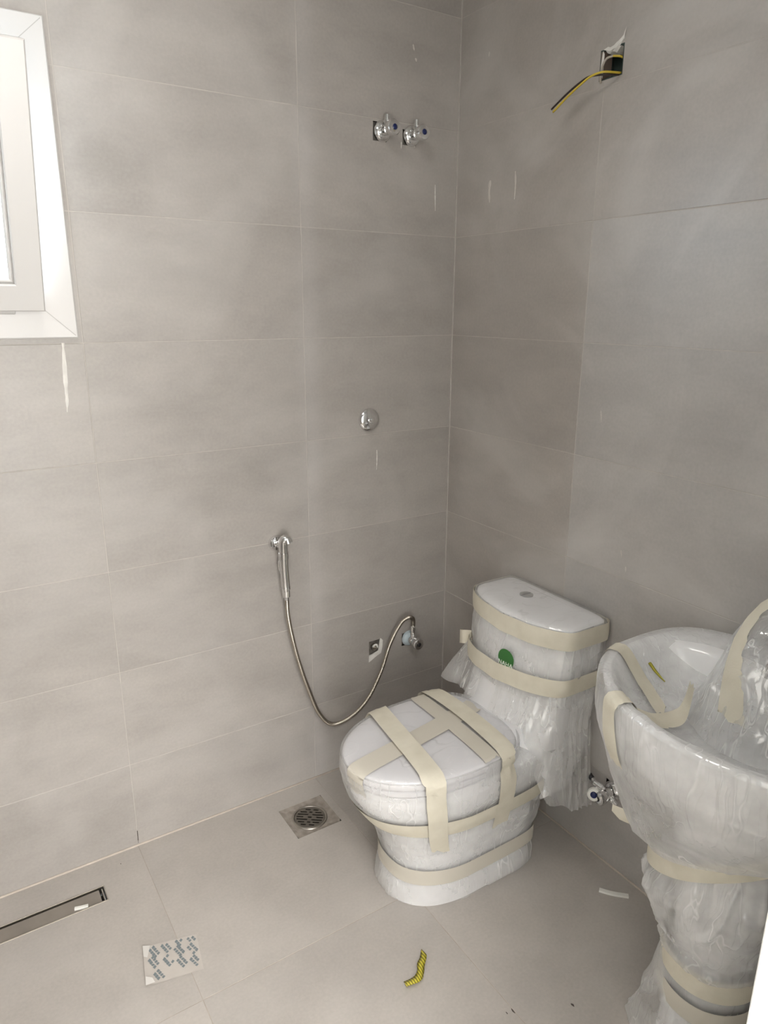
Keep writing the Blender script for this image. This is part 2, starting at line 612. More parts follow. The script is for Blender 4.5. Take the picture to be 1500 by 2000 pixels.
# the lower tiles nearer the door have a paler, greyer base colour
M_WALL3 = stone_tile('grey_wall_tile_pale', (0.410, 0.388, 0.368), (1.0, 1.0, 2.4), 0.40, 0.58, 0.95)
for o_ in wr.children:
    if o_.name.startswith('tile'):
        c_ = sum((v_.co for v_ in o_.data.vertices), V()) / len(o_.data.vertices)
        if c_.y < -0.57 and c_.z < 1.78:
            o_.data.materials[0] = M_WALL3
cg = G().box((-0.0032, -0.0032, 0.002), (0.0, 0.0, TOP))
cg.build('corner_grout', M_GROUT, wr)

DRAIN_SQ = (-0.722, -0.570, -0.236, -0.090)
LIN = (-2.02, -1.264, -0.168, -0.106)
fl = panel((XL - 0.2, 0.2, YF - 1.9, 0.2), [LIN, (-0.697, -0.597, -0.215, -0.115)], -0.12, -0.010, H_FLOOR).build('floor', M_CEMENT)
tag(fl, 'grey tiled bathroom floor', None, None, 'structure')
tiled(fl, (XL, 0.0, YF, 0.0), [-0.5435 - 0.6 * k for k in range(4)], [-0.592 - 0.6 * k for k in range(3)], [DRAIN_SQ, LIN], H_FLOOR, M_FLOOR, M_GROUTF, 0.0016)
# wall-to-floor joint bead
G().tube([(XL, -0.0015, 0.0015), (-0.0015, -0.0015, 0.0015)], 0.0034, 8).build('grout_bead', M_BEAD, fl, True)
G().tube([(-0.0015, -0.0015, 0.0015), (-0.0015, YF, 0.0015)], 0.0030, 8).build('grout_bead', M_BEAD, fl, True)

# room shell out of view: side wall, door wall, ceiling, hall
tag(G().box((XL - 0.12, YF, 0), (XL, -0.001, TOP)).build('wall_back', M_WALL), None, None, None, 'structure')
DOOR = (-1.80, -0.885, -1, 2.10)
wf = panel((XL - 0.12, -0.001, 0, TOP), [DOOR], -0.14, 0.0, lambda a, b_, d: (a, YF + d, b_)).build('wall_front', M_PAINT)
tag(wf, 'wall with the doorway the picture is taken through', None, None, 'structure')
tag(G().box((XL - 0.2, YF - 1.9, TOP), (0.2, 0.2, TOP + 0.1)).build('ceiling', M_PAINT), None, None, None, 'structure')
tag(G().box((-3.2, -3.60, 0), (0.35, -3.50, TOP)).build('wall_hall_end', M_PAINT), None, None, None, 'structure')
tag(G().box((-3.2, -3.5, 0), (XL - 0.21, YF - 0.14, TOP)).build('wall_hall_side', M_PAINT), None, None, None, 'structure')
tag(G().box((0.21, -3.5, 0), (0.35, YF - 0.15, TOP)).build('wall_hall_far', M_PAINT), None, None, None, 'structure')

# white door lining: the jamb at the right edge of the picture
dr = tag(thing('door_1', (-0.885, YF, 0)), 'white door lining at the right edge beside the basin', None, None, 'structure')
G().cbox((-0.897, YF - 0.155, 0.0), (-0.886, YF + 0.012, 2.10), 0.002).build('door_jamb', M_DOORW, dr)
G().cbox((-1.799, YF - 0.155, 0.0), (-1.788, YF + 0.012, 2.10), 0.002).build('door_jamb', M_DOORW, dr)
G().cbox((-1.788, YF - 0.155, 2.088), (-0.897, YF + 0.012, 2.10), 0.002).build('door_head', M_DOORW, dr)

# ------------------------------------------------------------------ window
w = tag(thing('window_1', (-1.465, 0, 1.5)), 'white plastic tilt window with its sash tilted into the room', None, None, 'structure')
X0, X1, Z0, Z1 = -1.777, -1.152, 1.493, 2.170


def picture_frame(outer, inner, y0, y1, ch=0.003):
    """mitred rectangular frame between two rectangles (x0,x1,z0,z1), room face at y0"""
    def ring(r, y, e=0.0):
        return [V((r[0] + e, y, r[2] + e)), V((r[1] - e, y, r[2] + e)), V((r[1] - e, y, r[3] - e)), V((r[0] + e, y, r[3] - e))]
    rings = [ring(outer, y1), ring(outer, y0 + ch), ring(outer, y0, ch), ring(inner, y0, -ch), ring(inner, y0 + ch), ring(inner, y1), ring(outer, y1)]
    return G().loft(rings, False, False)


picture_frame((X0, X1, Z0, Z1), (X0 + 0.084, X1 - 0.084, Z0 + 0.080, Z1 - 0.080), -0.014, 0.055).build('window_frame', M_UPVC, w)
# thin mitre gaps at the frame corners
mg = G()
for cx, cz, sx, sz in ((X1, Z0, -1, 1), (X1, Z1, -1, -1)):
    p = [V((cx + sx * 0.006, -0.0143, cz + sz * 0.006)), V((cx + sx * 0.078, -0.0143, cz + sz * 0.074))]
    q = V((0.0006, 0, 0.0006 * -sx * sz))
    mg.add([p[0] - q, p[0] + q, p[1] + q, p[1] - q], [(0, 1, 2, 3)])
mg.build('mitre_joint', mat('mitre_shadow_gap', (0.45, 0.44, 0.42), 0.7), w)
# sash, hinged at the bottom, tilted in
SX0, SX1, SZ0, SZ1 = X0 + 0.072, X1 - 0.0745, 0.0, 0.525
TH = radians(17.5)
sash_m = picture_frame((SX0, SX1, SZ0, SZ1), (SX0 + 0.058, SX1 - 0.058, SZ0 + 0.060, SZ1 - 0.060), -0.058, -0.002)
bead = picture_frame((SX0 + 0.058, SX1 - 0.058, SZ0 + 0.060, SZ1 - 0.060), (SX0 + 0.068, SX1 - 0.068, SZ0 + 0.070, SZ1 - 0.070), -0.050, -0.030, 0.004)
pane = G().box((SX0 + 0.062, -0.032, SZ0 + 0.064), (SX1 - 0.062, -0.026, SZ1 - 0.064))


def tilt(g):
    g.v = [V((p.x, p.y * cos(TH) - p.z * sin(TH) - 0.016, p.z * cos(TH) + p.y * sin(TH) + 1.572)) for p in g.v]
    return g


sash = tilt(sash_m).build('sash', M_UPVC, w)
tilt(bead).build('glazing_bead', M_UPVC, sash)
tilt(pane).build('pane', M_GLASS, sash)
hg = G().lathe([(0, 0.006), (0.001, 0.0075), (0.05, 0.0075), (0.051, 0.006)], (-1.335, -0.022, 1.556), (1, 0, 0), 14)
hg.lathe([(0, 0.0068), (0.030, 0.0068)], (-1.366, -0.022, 1.556), (1, 0, 0), 14)
sharp(hg.build('hinge', M_UPVC, w))
G().cbox((X0 - 0.004, 0.055, Z0 - 0.004), (X0 + 0.02, 0.075, Z1)).build('window_stop', M_UPVC, w)

# ------------------------------------------------------------------ plaster drips and scratches on the walls
def drip(parent, mp, pts, wd, m=None):
    """thin smear of plaster, ragged width"""
    g = G()
    P = spline([(a, b_, 0) for a, b_ in pts], 14)
    rings = []
    for i, p in enumerate(P):
        t = i / (len(P) - 1)
        hw = wd * 0.5 * (0.35 + 0.65 * sin(pi * min(1, t * 1.1 + 0.05)) ** 0.5) * random.uniform(0.6, 1.25)
        rings.append([V(mp(p.x - hw, p.y, 0.0003)), V(mp(p.x, p.y, 0.0014)), V(mp(p.x + hw, p.y, 0.0003))])
    g.loft(rings, False, False, False)
    g.build('plaster_drip', m or M_PLASTER, parent)


M_SCUFF = mat('pale_scuff', (0.60, 0.565, 0.52), 0.8)
drip(wl, H_LEFT, [(-1.187, 1.482), (-1.189, 1.44), (-1.192, 1.38), (-1.193, 1.345), (-1.196, 1.315)], 0.009)
drip(wl, H_LEFT, [(-0.172, 2.285), (-0.168, 2.270)], 0.006, M_SCUFF)
drip(wl, H_LEFT, [(-0.162, 2.252), (-0.160, 2.243)], 0.007, M_SCUFF)
drip(wl, H_LEFT, [(-0.0835, 1.926), (-0.0825, 1.89), (-0.081, 1.852)], 0.0042)
drip(wl, H_LEFT, [(-0.292, 1.127), (-0.2915, 1.10), (-0.293, 1.063)], 0.0042)
drip(wl, H_LEFT, [(-0.209, 2.03), (-0.2095, 2.012)], 0.0035)
drip(wl, H_LEFT, [(-0.160, 2.040), (-0.162, 2.020)], 0.011, M_SCUFF)
drip(wr, H_RIGHT, [(-0.158, 1.925), (-0.155, 1.895), (-0.159, 1.865)], 0.012, M_SCUFF)
drip(wr, H_RIGHT, [(-0.264, 1.935), (-0.267, 1.90), (-0.266, 1.862)], 0.007, M_SCUFF)
drip(wr, H_RIGHT, [(-0.131, 2.262), (-0.130, 2.250)], 0.005, M_SCUFF)
drip(wr, H_RIGHT, [(-0.748, 0.955), (-0.752, 0.935)], 0.004, M_SCUFF)
drip(wr, H_RIGHT, [(-0.768, 0.915), (-0.769, 0.900)], 0.004, M_SCUFF)
drip(wr, H_RIGHT, [(-0.640, 1.31), (-0.645, 1.28)], 0.004, M_SCUFF)
for (a, b_), r in (((-0.546, -1.004), 0.006), ((-0.418, -1.067), 0.006), ((-0.562, -1.000), 0.004), ((-0.575, -1.025), 0.003), ((-1.205, -0.05), 0.003)):
    g = G()
    ring = [V((a + r * random.uniform(0.3, 1.0) * cos(k * pi / 5) * 0.5, b_ + r * random.uniform(0.6, 1.3) * sin(k * pi / 5), 0.0004)) for k in range(10)]
    g.add(ring + [V((a, b_, 0.001))], [(k, (k + 1) % 10, 10) for k in range(10)])
    g.build('dirt_mark', M_DIRT, fl)

drip(wl, H_LEFT, [(-1.1405, 0.052), (-1.1408, 0.03), (-1.1412, 0.008)], 0.003, M_DIRT)

# ------------------------------------------------------------------ angle valves
def angle_valve(name, label, dotm=M_BLUE, flangem=M_CHROME, knobm=M_CHROME, group=None):
    t = thing(name, (0, 0, 0), label, 'valve', group)
    sharp(G().lathe([(0.0, 0.0285), (0.003, 0.0285), (0.010, 0.0245), (0.014, 0.0165), (0.0145, 0.010)], (0, 0, 0), (0, -1, 0), 28).build('wall_flange', flangem, t))
    g = G().lathe([(0.006, 0.0120), (0.018, 0.0120), (0.0185, 0.0150), (0.034, 0.0150), (0.036, 0.0120), (0.044, 0.0105)], (0, 0, 0), (0, -1, 0), 20)
    sharp(g.build('valve_body', M_CHROME, t))
    g = G().lathe([(0.008, 0.0085), (0.018, 0.0085), (0.019, 0.0100), (0.026, 0.0100), (0.027, 0.0082), (0.038, 0.0082), (0.0385, 0.006)], (0, -0.026, 0), (0, 0, 1), 16)
    sharp(g.build('outlet', M_CHROME, t))
    g = G().lathe([(0.040, 0.010), (0.043, 0.0180), (0.051, 0.0215), (0.061, 0.0215), (0.066, 0.0185), (0.0672, 0.0135), (0.0672, 0.0)], (0, 0, 0), (0, -1, 0), 24)
    k = sharp(g.build('handle', knobm, t))
    G().lathe([(0.0671, 0.0), (0.0671, 0.0080), (0.0683, 0.0075), (0.0687, 0.0)], (0, 0, 0), (0, -1, 0), 20, False).build('marker_dot', dotm, k, True)
    return t


def copy_tree(o, parent=None):
    c = o.copy()
    COL.objects.link(c)
    if parent:
        c.parent = parent
    for ch in list(o.children):
        copy_tree(ch, c)
    return c


v1 = angle_valve('angle_valve', 'chrome angle valve with blue dot high on wall, left of the two', group='chrome angle valves high on the window wall')
v2 = copy_tree(v1)
v1.location = (-0.2755, 0.0, 2.050)
v2.location = (-0.1745, 0.0, 2.049)
v2['label'] = 'chrome angle valve with blue dot high on wall, nearer the corner'
v3 = angle_valve('hose_valve', 'chrome valve with pale blue collar feeding the spray hose beside the toilet', M_BLACK, M_PALEBLUE)
v3.location = (-0.157, 0.0, 0.431)
# stop valve behind the basin and the supply valve with braided hose
v4 = angle_valve('stop_valve', 'chrome stop valve on the wall half hidden behind the wrapped basin', M_BLACK)
v4.location = (0.0, -0.806, 0.248)
v4.rotation_euler = (0, radians(115), radians(-90))
t = thing('supply_valve', (-0.05, -0.78, 0.27), 'small chrome valve with white ringed blue handle hanging beside the toilet', 'valve')
g = G().lathe([(0, 0.0075), (0.012, 0.0075), (0.013, 0.0105), (0.026, 0.0105), (0.027, 0.007), (0.034, 0.007)], (-0.052, -0.776, 0.277), (0.3, -0.9, -0.25), 16)
sharp(g.build('valve_body', M_CHROME, t))
g = G().lathe([(0, 0.006), (0.014, 0.006)], (-0.052, -0.788, 0.272), (-0.45, -0.25, -0.85), 12)
sharp(g.build('stem', M_CHROME, t))
hx = G().lathe([(0, 0.008), (0.003, 0.0185), (0.012, 0.0190), (0.016, 0.0165), (0.0165, 0.0)], (-0.060, -0.788, 0.252), (-0.76, -0.52, 0.30), 22)
hd = sharp(hx.build('handle', M_PVC, t))
G().lathe([(0.0164, 0.0), (0.0164, 0.0095), (0.0176, 0.009), (0.018, 0.0)], (-0.060, -0.788, 0.252), (-0.76, -0.52, 0.30), 18, False).build('marker_dot', M_BLUE, hd, True)
P = spline([(-0.050, -0.774, 0.279), (-0.049, -0.762, 0.287), (-0.0490, -0.762, 0.287), (-0.0487, -0.757, 0.2895)], 60)
G().tube(P, [0.0055 + 0.0008 * (i % 2) for i in range(60)], 10).build('braided_hose', M_CHROME, t, True)
g = G().lathe([(0, 0.0080), (0.014, 0.0080)], (-0.0495, -0.768, 0.283), (0.05, 0.9, 0.4), 12)
sharp(g.build('hose_nut', M_BLACK, t))

# ------------------------------------------------------------------ concealed valve cover
t = thing('concealed_valve_cover', (-0.322, 0, 1.226), 'round domed chrome cover plate with small knob on window wall', 'cover plate')
C = (-0.322, 0, 1.226)
G().lathe([(0.0, 0.0365), (0.003, 0.0370), (0.007, 0.0350), (0.011, 0.029), (0.014, 0.020), (0.0155, 0.010), (0.016, 0.0)], C, (0, -1, 0), 40).build('plate', M_CHROME, t, True)
sharp(G().lathe([(0.014, 0.0088), (0.024, 0.0088), (0.0262, 0.0072), (0.0266, 0.0)], C, (0, -1, 0), 24).build('knob', M_CHROME, t))

# ------------------------------------------------------------------ capped pipe in a chipped hole
t = thing('water_outlet', (-0.298, 0, 0.430), 'open threaded water outlet in a chipped plastered hole beside the hose', 'pipe')
g = G().lathe([(0, 0.0120), (0.010, 0.0120), (0.010, 0.0085), (0.001, 0.0080), (0.001, 0.0)], (-0.299, 0.0095, 0.432), (0, -1, 0), 18)
sharp(g.build('pipe_end', M_STEEL, t))
hk = spline([(-0.307, 0.004, 0.432), (-0.304, -0.006, 0.444), (-0.296, -0.008, 0.444), (-0.291, -0.004, 0.432)], 14)
G().tube(hk, 0.0032, 8).build('plug_tab', M_PVC, t, True)
g = G()
ring = [(-0.2765, 0.462), (-0.268, 0.452), (-0.269, 0.425), (-0.274, 0.404), (-0.292, 0.398), (-0.309, 0.388), (-0.324, 0.381), (-0.3235, 0.404), (-0.306, 0.407), (-0.293, 0.411), (-0.284, 0.414), (-0.280, 0.440)]
n = len(ring)
g.loft([[V((a, 0.004, z)) for a, z in ring], [V((a + random.uniform(-.001, .001), -0.0018, z)) for a, z in ring]], True, True)
g.build('plaster_edge', M_PLASTER, t)

# ------------------------------------------------------------------ bidet sprayer with hose
t = thing('bidet_sprayer', (-0.652, 0, 0.87), 'chrome handheld bidet sprayer in wall holder with long looped metal hose', 'sprayer')
sharp(G().lathe([(0, 0.0245), (0.004, 0.0245), (0.009, 0.021), (0.0105, 0.009), (0.022, 0.0085)], (-0.654, 0, 0.878), (0, -1, 0), 30).build('wall_flange', M_CHROME, t))
g = G().tube(spline([(-0.654, -0.016, 0.878), (-0.653, -0.026, 0.884), (-0.6505, -0.036, 0.878)], 10), 0.0085, 12)
g.lathe([(0, 0.0165), (0.018, 0.0165)], (-0.6490, -0.042, 0.858), (0.03, 0, -1), 20)
sharp(g.build('holder_cradle', M_CHROME, t))
hp = spline([(-0.637, -0.052, 0.890), (-0.640, -0.050, 0.899), (-0.6470, -0.046, 0.899), (-0.6495, -0.044, 0.884), (-0.6480, -0.042, 0.82), (-0.6450, -0.042, 0.745)], 40)
rr = [0.0155 - 0.0015 * min(1, i / 10) for i in range(40)]
sharp(G().tube(hp, rr, 18).build('handset', M_CHROME, t), 50)
g = G().tube(spline([(-0.6555, -0.032, 0.838), (-0.6600, -0.030, 0.826), (-0.6590, -0.030, 0.805), (-0.6530, -0.034, 0.785)], 16), 0.0030, 8)
g.build('trigger', M_CHROME, t, True)
g = G().lathe([(0, 0.0150), (0.006, 0.0150), (0.0065, 0.0120), (0.012, 0.0120), (0.0125, 0.0128), (0.032, 0.0120), (0.036, 0.0080), (0.044, 0.0070)], (-0.6450, -0.042, 0.747), (0.04, 0, -1), 18)
sharp(g.build('connector', M_CHROME, t))
pts = [(-0.6434, -0.042, 0.710), (-0.6415, -0.041, 0.655), (-0.629, -0.040, 0.574), (-0.605, -0.038, 0.469), (-0.574, -0.034, 0.368), (-0.537, -0.030, 0.268),
       (-0.488, -0.028, 0.208), (-0.418, -0.028, 0.210), (-0.350, -0.031, 0.258), (-0.296, -0.034, 0.350), (-0.260, -0.036, 0.448), (-0.219, -0.039, 0.515),
       (-0.190, -0.041, 0.5325), (-0.166, -0.036, 0.522), (-0.157, -0.028, 0.498), (-0.157, -0.026, 0.486)]
P = spline(pts, 1000)
G().tube(P, [0.0066 + 0.0009 * cos(i * pi / 1.5) for i in range(1000)], 10).build('metal_hose', mat('flexible_steel_hose', (0.62, 0.57, 0.50), 0.22, 1.0), t, True)
g = G().lathe([(0, 0.0095), (0.004, 0.0100), (0.016, 0.0100), (0.018, 0.0078)], (-0.157, -0.026, 0.4700), (0, 0, 1), 16)
sharp(g.build('hose_nut', M_CHROME, t))

# ------------------------------------------------------------------ junction box with hanging wires
t = thing('junction_box', (0, -0.579, 2.127), 'open electrical wall box with dangling yellow and black wires', 'junction box')
y0, y1, z0, z1 = -0.6145, -0.5440, 2.0940, 2.1600
g = G()
o_ = [V((0.0005, y0, z0)), V((0.0005, y1, z0)), V((0.0005, y1, z1)), V((0.0005, y0, z1))]
i_ = [V((0.0005, y0 + .003, z0 + .003)), V((0.0005, y1 - .003, z0 + .003)), V((0.0005, y1 - .003, z1 - .003)), V((0.0005, y0 + .003, z1 - .003))]
k_ = [p + V((0.046, 0, 0)) for p in i_]
k2 = [p + V((0.049, 0, 0)) for p in o_]
g.loft([k2, o_, i_, k_], True, True)
g.build('box_shell', M_GREENBOX, t)
g = G()
g.box((-0.0008, y1 - 0.010, z0 + 0.002), (0.030, y1 - 0.0032, z1 - 0.004))
g.build('timber_packing', mat('brown_packing', (0.22, 0.165, 0.135), 0.8), t)
g = G()
ed = [(-0.556, 2.156), (-0.562, 2.149), (-0.570, 2.146), (-0.578, 2.149), (-0.585, 2.147), (-0.590, 2.143), (-0.597, 2.150), (-0.604, 2.156), (-0.612, 2.159)]
ed2 = [(-0.553, 2.160), (-0.566, 2.163), (-0.573, 2.160), (-0.583, 2.162), (-0.590, 2.166), (-0.596, 2.168), (-0.603, 2.172), (-0.609, 2.176), (-0.616, 2.192)]
g.loft([[V((0.030, a, z)) for a, z in ed], [V((0.003, a, z + 0.002)) for a, z in ed], [V((-0.0022, (a + c) / 2, (z + d) / 2 + random.uniform(-.002, .002))) for (a, z), (c, d) in zip(ed, ed2)], [V((-0.0008, a, z)) for a, z in ed2]], False, False, False)
g.build('plaster_lump', M_PLASTER, t)
g = G()
g.add([V((-0.001, -0.5465, 2.110)), V((-0.001, -0.5560, 2.098)), V((-0.0015, -0.5575, 2.150)), V((-0.001, -0.5515, 2.158))], [(0, 1, 2, 3)])
g.build('plaster_lump', M_PLASTER, t)
pk = [(0.018, -0.606, 2.102), (-0.002, -0.607, 2.099), (-0.020, -0.604, 2.098), (-0.040, -0.590, 2.0985), (-0.050, -0.566, 2.094), (-0.050, -0.535, 2.084), (-0.048, -0.49, 2.0655), (-0.047, -0.444, 2.042)]
G().tube(spline(pk, 60), 0.0025, 10).build('yellow_wire', M_WIREY, t, True)
pk = [(0.018, -0.600, 2.101), (-0.001, -0.604, 2.096), (-0.020, -0.600, 2.094), (-0.038, -0.586, 2.094), (-0.049, -0.562, 2.0945), (-0.048, -0.535, 2.0905), (-0.046, -0.49, 2.0755), (-0.045, -0.436, 2.050)]
G().tube(spline(pk, 60), 0.0024, 10).build('black_wire', M_WIREB, t, True)
pk = [(0.020, -0.606, 2.130), (0.002, -0.604, 2.134), (-0.008, -0.590, 2.137), (-0.012, -0.574, 2.134), (-0.012, -0.562, 2.118), (-0.008, -0.556, 2.098), (0.002, -0.552, 2.090), (0.0, -0.549, 2.084)]
pk[-2:] = [(-0.004, -0.5545, 2.088)]
G().tube(spline(pk[:3], 24), 0.0026, 8).build('yellow_wire', M_WIREY, t, True)
G().tube(spline(pk[2:], 30), 0.0026, 8).build('grey_wire', M_WIREG, t, True)

# ------------------------------------------------------------------ floor drain
t = thing('floor_drain', (-0.647, -0.162, 0), 'round slotted steel floor drain set in mortar left of the toilet', 'drain')
DC = V((-0.647, -0.165, 0))
RO = 0.0560
# mortar bed sloping from the tile edge to the ring
n = 48
inner = [DC + V((RO * cos(2 * pi * k / n), RO * sin(2 * pi * k / n), -0.0042)) for k in range(n)]
outer = []
for k in range(n):
    c, s_ = cos(2 * pi * k / n), sin(2 * pi * k / n)
    tt = min((DRAIN_SQ[1] - DC.x) / c if c > 1e-6 else 9, (DRAIN_SQ[0] - DC.x) / c if c < -1e-6 else 9, (DRAIN_SQ[3] - DC.y) / s_ if s_ > 1e-6 else 9, (DRAIN_SQ[2] - DC.y) / s_ if s_ < -1e-6 else 9)
    outer.append(DC + V((tt * c, tt * s_, -0.0008)))
mid = [(p + q) / 2 + V((0, 0, random.uniform(-.0022, -.0006))) for p, q in zip(inner, outer)]
G().loft([outer, mid, inner], False, False).build('mortar_bed', M_MORTAR, t)
g = G().lathe([(-0.0090, 0.0490), (-0.0025, 0.0490), (-0.0012, 0.0505), (-0.0012, 0.0545), (-0.0030, 0.0565), (-0.0095, 0.0565)], DC, (0, 0, 1), 48, False)
sharp(g.build('ring', M_STEEL, t))
G().lathe([(-0.0520, 0.0), (-0.0520, 0.050), (-0.0094, 0.050), (-0.0094, 0.056)], DC, (0, 0, 1), 40, False).build('drain_void', M_DARK, t)
# grate with real slots
gm = G().lathe([(-0.0062, 0.0), (-0.0062, 0.0480), (-0.0030, 0.0486), (-0.0024, 0.0478), (-0.0024, 0.0)], DC, (0, 0, 1), 48, False)
bm = bmesh.new()
vs = [bm.verts.new(p) for p in gm.v]
for f in gm.f:
    bm.faces.new([vs[i] for i in f])
bmesh.ops.remove_doubles(bm, verts=bm.verts[:], dist=0.0002)
bmesh.ops.recalc_face_normals(bm, faces=bm.faces[:])
gme = bpy.data.meshes.new('grate')
bm.to_mesh(gme)
bm.free()
ud = V((0.80, -0.60, 0)).normalized()
vd = V((0.60, 0.80, 0))
cut = G()
rows = [(0.0345, [(-0.020, -0.003), (0.006, 0.023)]), (0.0230, [(-0.034, -0.013), (-0.005, 0.005), (0.014, 0.034)]), (0.0115, [(-0.041, -0.007), (0.006, 0.041)]),
        (0.0, [(-0.043, -0.021), (-0.006, 0.006), (0.021, 0.043)]), (-0.0115, [(-0.041, -0.006), (0.007, 0.041)]), (-0.0230, [(-0.034, -0.014), (-0.005, 0.005), (0.013, 0.034)]), (-0.0345, [(-0.023, -0.006), (0.003, 0.020)])]
for vv, segs in rows:
    for a, b_ in segs:
        for zz in (0,):
            c8 = [DC + ud * p + vd * (vv + q) + V((0, 0, z)) for z in (-0.02, 0.01) for p, q in ((a, -0.0024), (b_, -0.0024), (b_, 0.0024), (a, 0.0024))]
            cut.add(c8, [(0, 3, 2, 1), (4, 5, 6, 7), (0, 1, 5, 4), (1, 2, 6, 5), (2, 3, 7, 6), (3, 0, 4, 7)])
cme = bpy.data.meshes.new('slots')
cme.from_pydata([tuple(p) for p in cut.v], [], cut.f)
o1 = bpy.data.objects.new('grate_blank', gme)
o2 = bpy.data.objects.new('grate_slots', cme)
COL.objects.link(o1)
COL.objects.link(o2)
mod = o1.modifiers.new('cut', 'BOOLEAN')
mod.operation = 'DIFFERENCE'
mod.solver = 'EXACT'
mod.object = o2
dg = bpy.context.evaluated_depsgraph_get()
res = bpy.data.meshes.new_from_object(o1.evaluated_get(dg))
vv_, ff_ = [v.co.copy() for v in res.vertices], [list(p.vertices) for p in res.polygons]
bpy.data.objects.remove(o1)
bpy.data.objects.remove(o2)
obj('grate', vv_, ff_, mat('dull_drain_steel', (0.30, 0.28, 0.25), 0.38, 1.0), t)

# ------------------------------------------------------------------ linear shower drain
t = thing('linear_drain', (-1.64, -0.137, 0), 'long narrow steel shower drain beside the window wall', 'drain')
a0, a1, b0, b1 = LIN
g = G()
for bx in (((a0, b0, -0.022), (a1, b0 + 0.0035, 0.0012)), ((a0, b1 - 0.0035, -0.022), (a1, b1, 0.0012)), ((a1 - 0.0030, b0 + .0035, -0.022), (a1, b1 - .0035, 0.0012)), ((a0, b0 + .0035, -0.022), (a0 + 0.003, b1 - .0035, 0.0012))):
    g.cbox(*bx, 0.0006)
g.build('channel_frame', M_STEEL, t)
G().box((a0 + .003, b0 + .0035, -0.040), (a1 - .003, b1 - .0035, -0.030)).build('channel_bed', M_DARK, t)
G().cbox((a0 + .006, b0 + 0.0062, -0.020), (a1 - 0.016, b1 - 0.0075, -0.0025), 0.001).build('cover_plate', grainy('dusty_steel_cover', (0.245, 0.215, 0.185), 0.12, 14, 0.5, 0.05), t)
G().cbox((a1 - 0.0095, b0 + 0.0062, -0.020), (a1 - 0.0065, b1 - 0.0075, -0.003), 0.0005).build('end_stop', M_STEEL, t)

# ------------------------------------------------------------------ loose bits on the floor
def offcut(name, label, pts, wd, th, m, cat):
    P = spline(pts, 14)
    rings = []
    for i, p in enumerate(P):
        tn = (P[min(i + 1, 13)] - P[max(i - 1, 0)]).normalized()
        s_ = V((-tn.y, tn.x, 0)).normalized() * wd / 2
        u_ = V((0, 0, th))
        rings.append([p - s_, p - s_ * 0.8 + u_, p + s_ * 0.8 + u_, p + s_])
    return tag(G().loft(rings).build(name, m), label, cat)


offcut('pipe_offcut', 'short white plastic offcut lying on the linear drain cover', [(-1.349, -0.150, -0.0024), (-1.333, -0.155, -0.0024), (-1.316, -0.159, -0.0024)], 0.009, 0.006, M_PVC, 'offcut')
offcut('plastic_strip', 'curved white plastic strip on floor between toilet and basin', [(-0.099, -0.868, 0.0004), (-0.079, -0.896, 0.0004), (-0.048, -0.927, 0.0004)], 0.0135, 0.005, M_PVC, 'offcut')

# yellow ribbon scrap, twisted
P = spline([(-0.634, -0.762, 0.004), (-0.643, -0.782, 0.006), (-0.660, -0.796, 0.006), (-0.673, -0.812, 0.004), (-0.690, -0.822, 0.004), (-0.722, -0.818, 0.003)], 50)
rings = []
for i, p in enumerate(P):
    x = i / 49
    tn = (P[min(i + 1, 49)] - P[max(i - 1, 0)]).normalized()
    sd = V((-tn.y, tn.x, 0)).normalized()
    a = 0.5 * sin(x * 8)
    hw = 0.0095 * min(1, x * 5 + 0.12) * (1 + 0.5 * max(0, x - 0.7))
    d = (sd * cos(a) + V((0, 0, 1)) * sin(a) * 0.5) * hw
    rings.append([p - d + V((0, 0, .0035)), p + V((0, 0, .006)), p + d + V((0, 0, .0035)), p + V((0, 0, .0028))])
tag(G().loft(rings).build('ribbon_scrap', M_RIB, None, True), 'twisted scrap of yellow striped ribbon on the floor', 'scrap')

# printed backing paper
t = thing('paper_sheet', (-1.17, -0.44, 0), 'small square of translucent paper with faded blue print on floor', 'paper')
Q = [V((-1.248, -0.487, 0)), V((-1.115, -0.514, 0)), V((-1.098, -0.405, 0)), V((-1.226, -0.372, 0))]


def pq(u, v, z=0.0):
    p = Q[0] * (1 - u) * (1 - v) + Q[1] * u * (1 - v) + Q[2] * u * v + Q[3] * (1 - u) * v
    return V((p.x, p.y, z))


def pz(u, v):
    return 0.0007 + 0.004 * max(0, 0.16 - u) / 0.16 + 0.0012 * (1 + sin(u * 9 + v * 5)) * 0.25


rings = [[pq(u / 16 + 0.008 * noise.noise(V((v, u, 3.1))), v / 12 + 0.012 * noise.noise(V((u, v, 1.7))), pz(u / 16, v / 12)) for u in range(17)] for v in range(13)]
G().loft(rings, False, False, False).build('sheet', M_PAPER, t, True)
pr = G()
prow = [(0.20, 0.80), (0.42, 0.84), (0.66, 0.93), (0.88, 0.92), (0.17, 0.54), (0.43, 0.48), (0.64, 0.66), (0.88, 0.62), (0.24, 0.17), (0.66, 0.35), (0.89, 0.28)]
for (cu, cv) in prow:
    for k in range(2):
        for q in range(4):
            if random.random() < 0.10:
                continue
            # two short lines of lettering, slanting down to the right
            a = cu + (q - 1.5) * 0.026 + (k - 0.5) * 0.060
            b_ = cv - (q - 1.5) * 0.062 + (k - 0.5) * 0.065
            w_, h_ = 0.034, 0.050 * random.uniform(0.75, 1.15)
            cs = [(a - w_, b_ - h_ * 0.1), (a - w_ * 0.1, b_ - h_), (a + w_, b_ + h_ * 0.1), (a + w_ * 0.1, b_ + h_)]
            if all(0.02 < x < 0.99 and 0.02 < y < 0.99 for x, y in cs):
                pr.add([pq(x, y, pz(x, y) + 0.0006) for x, y in cs], [(0, 1, 2, 3)])
pr.build('blue_print', M_INK, t)
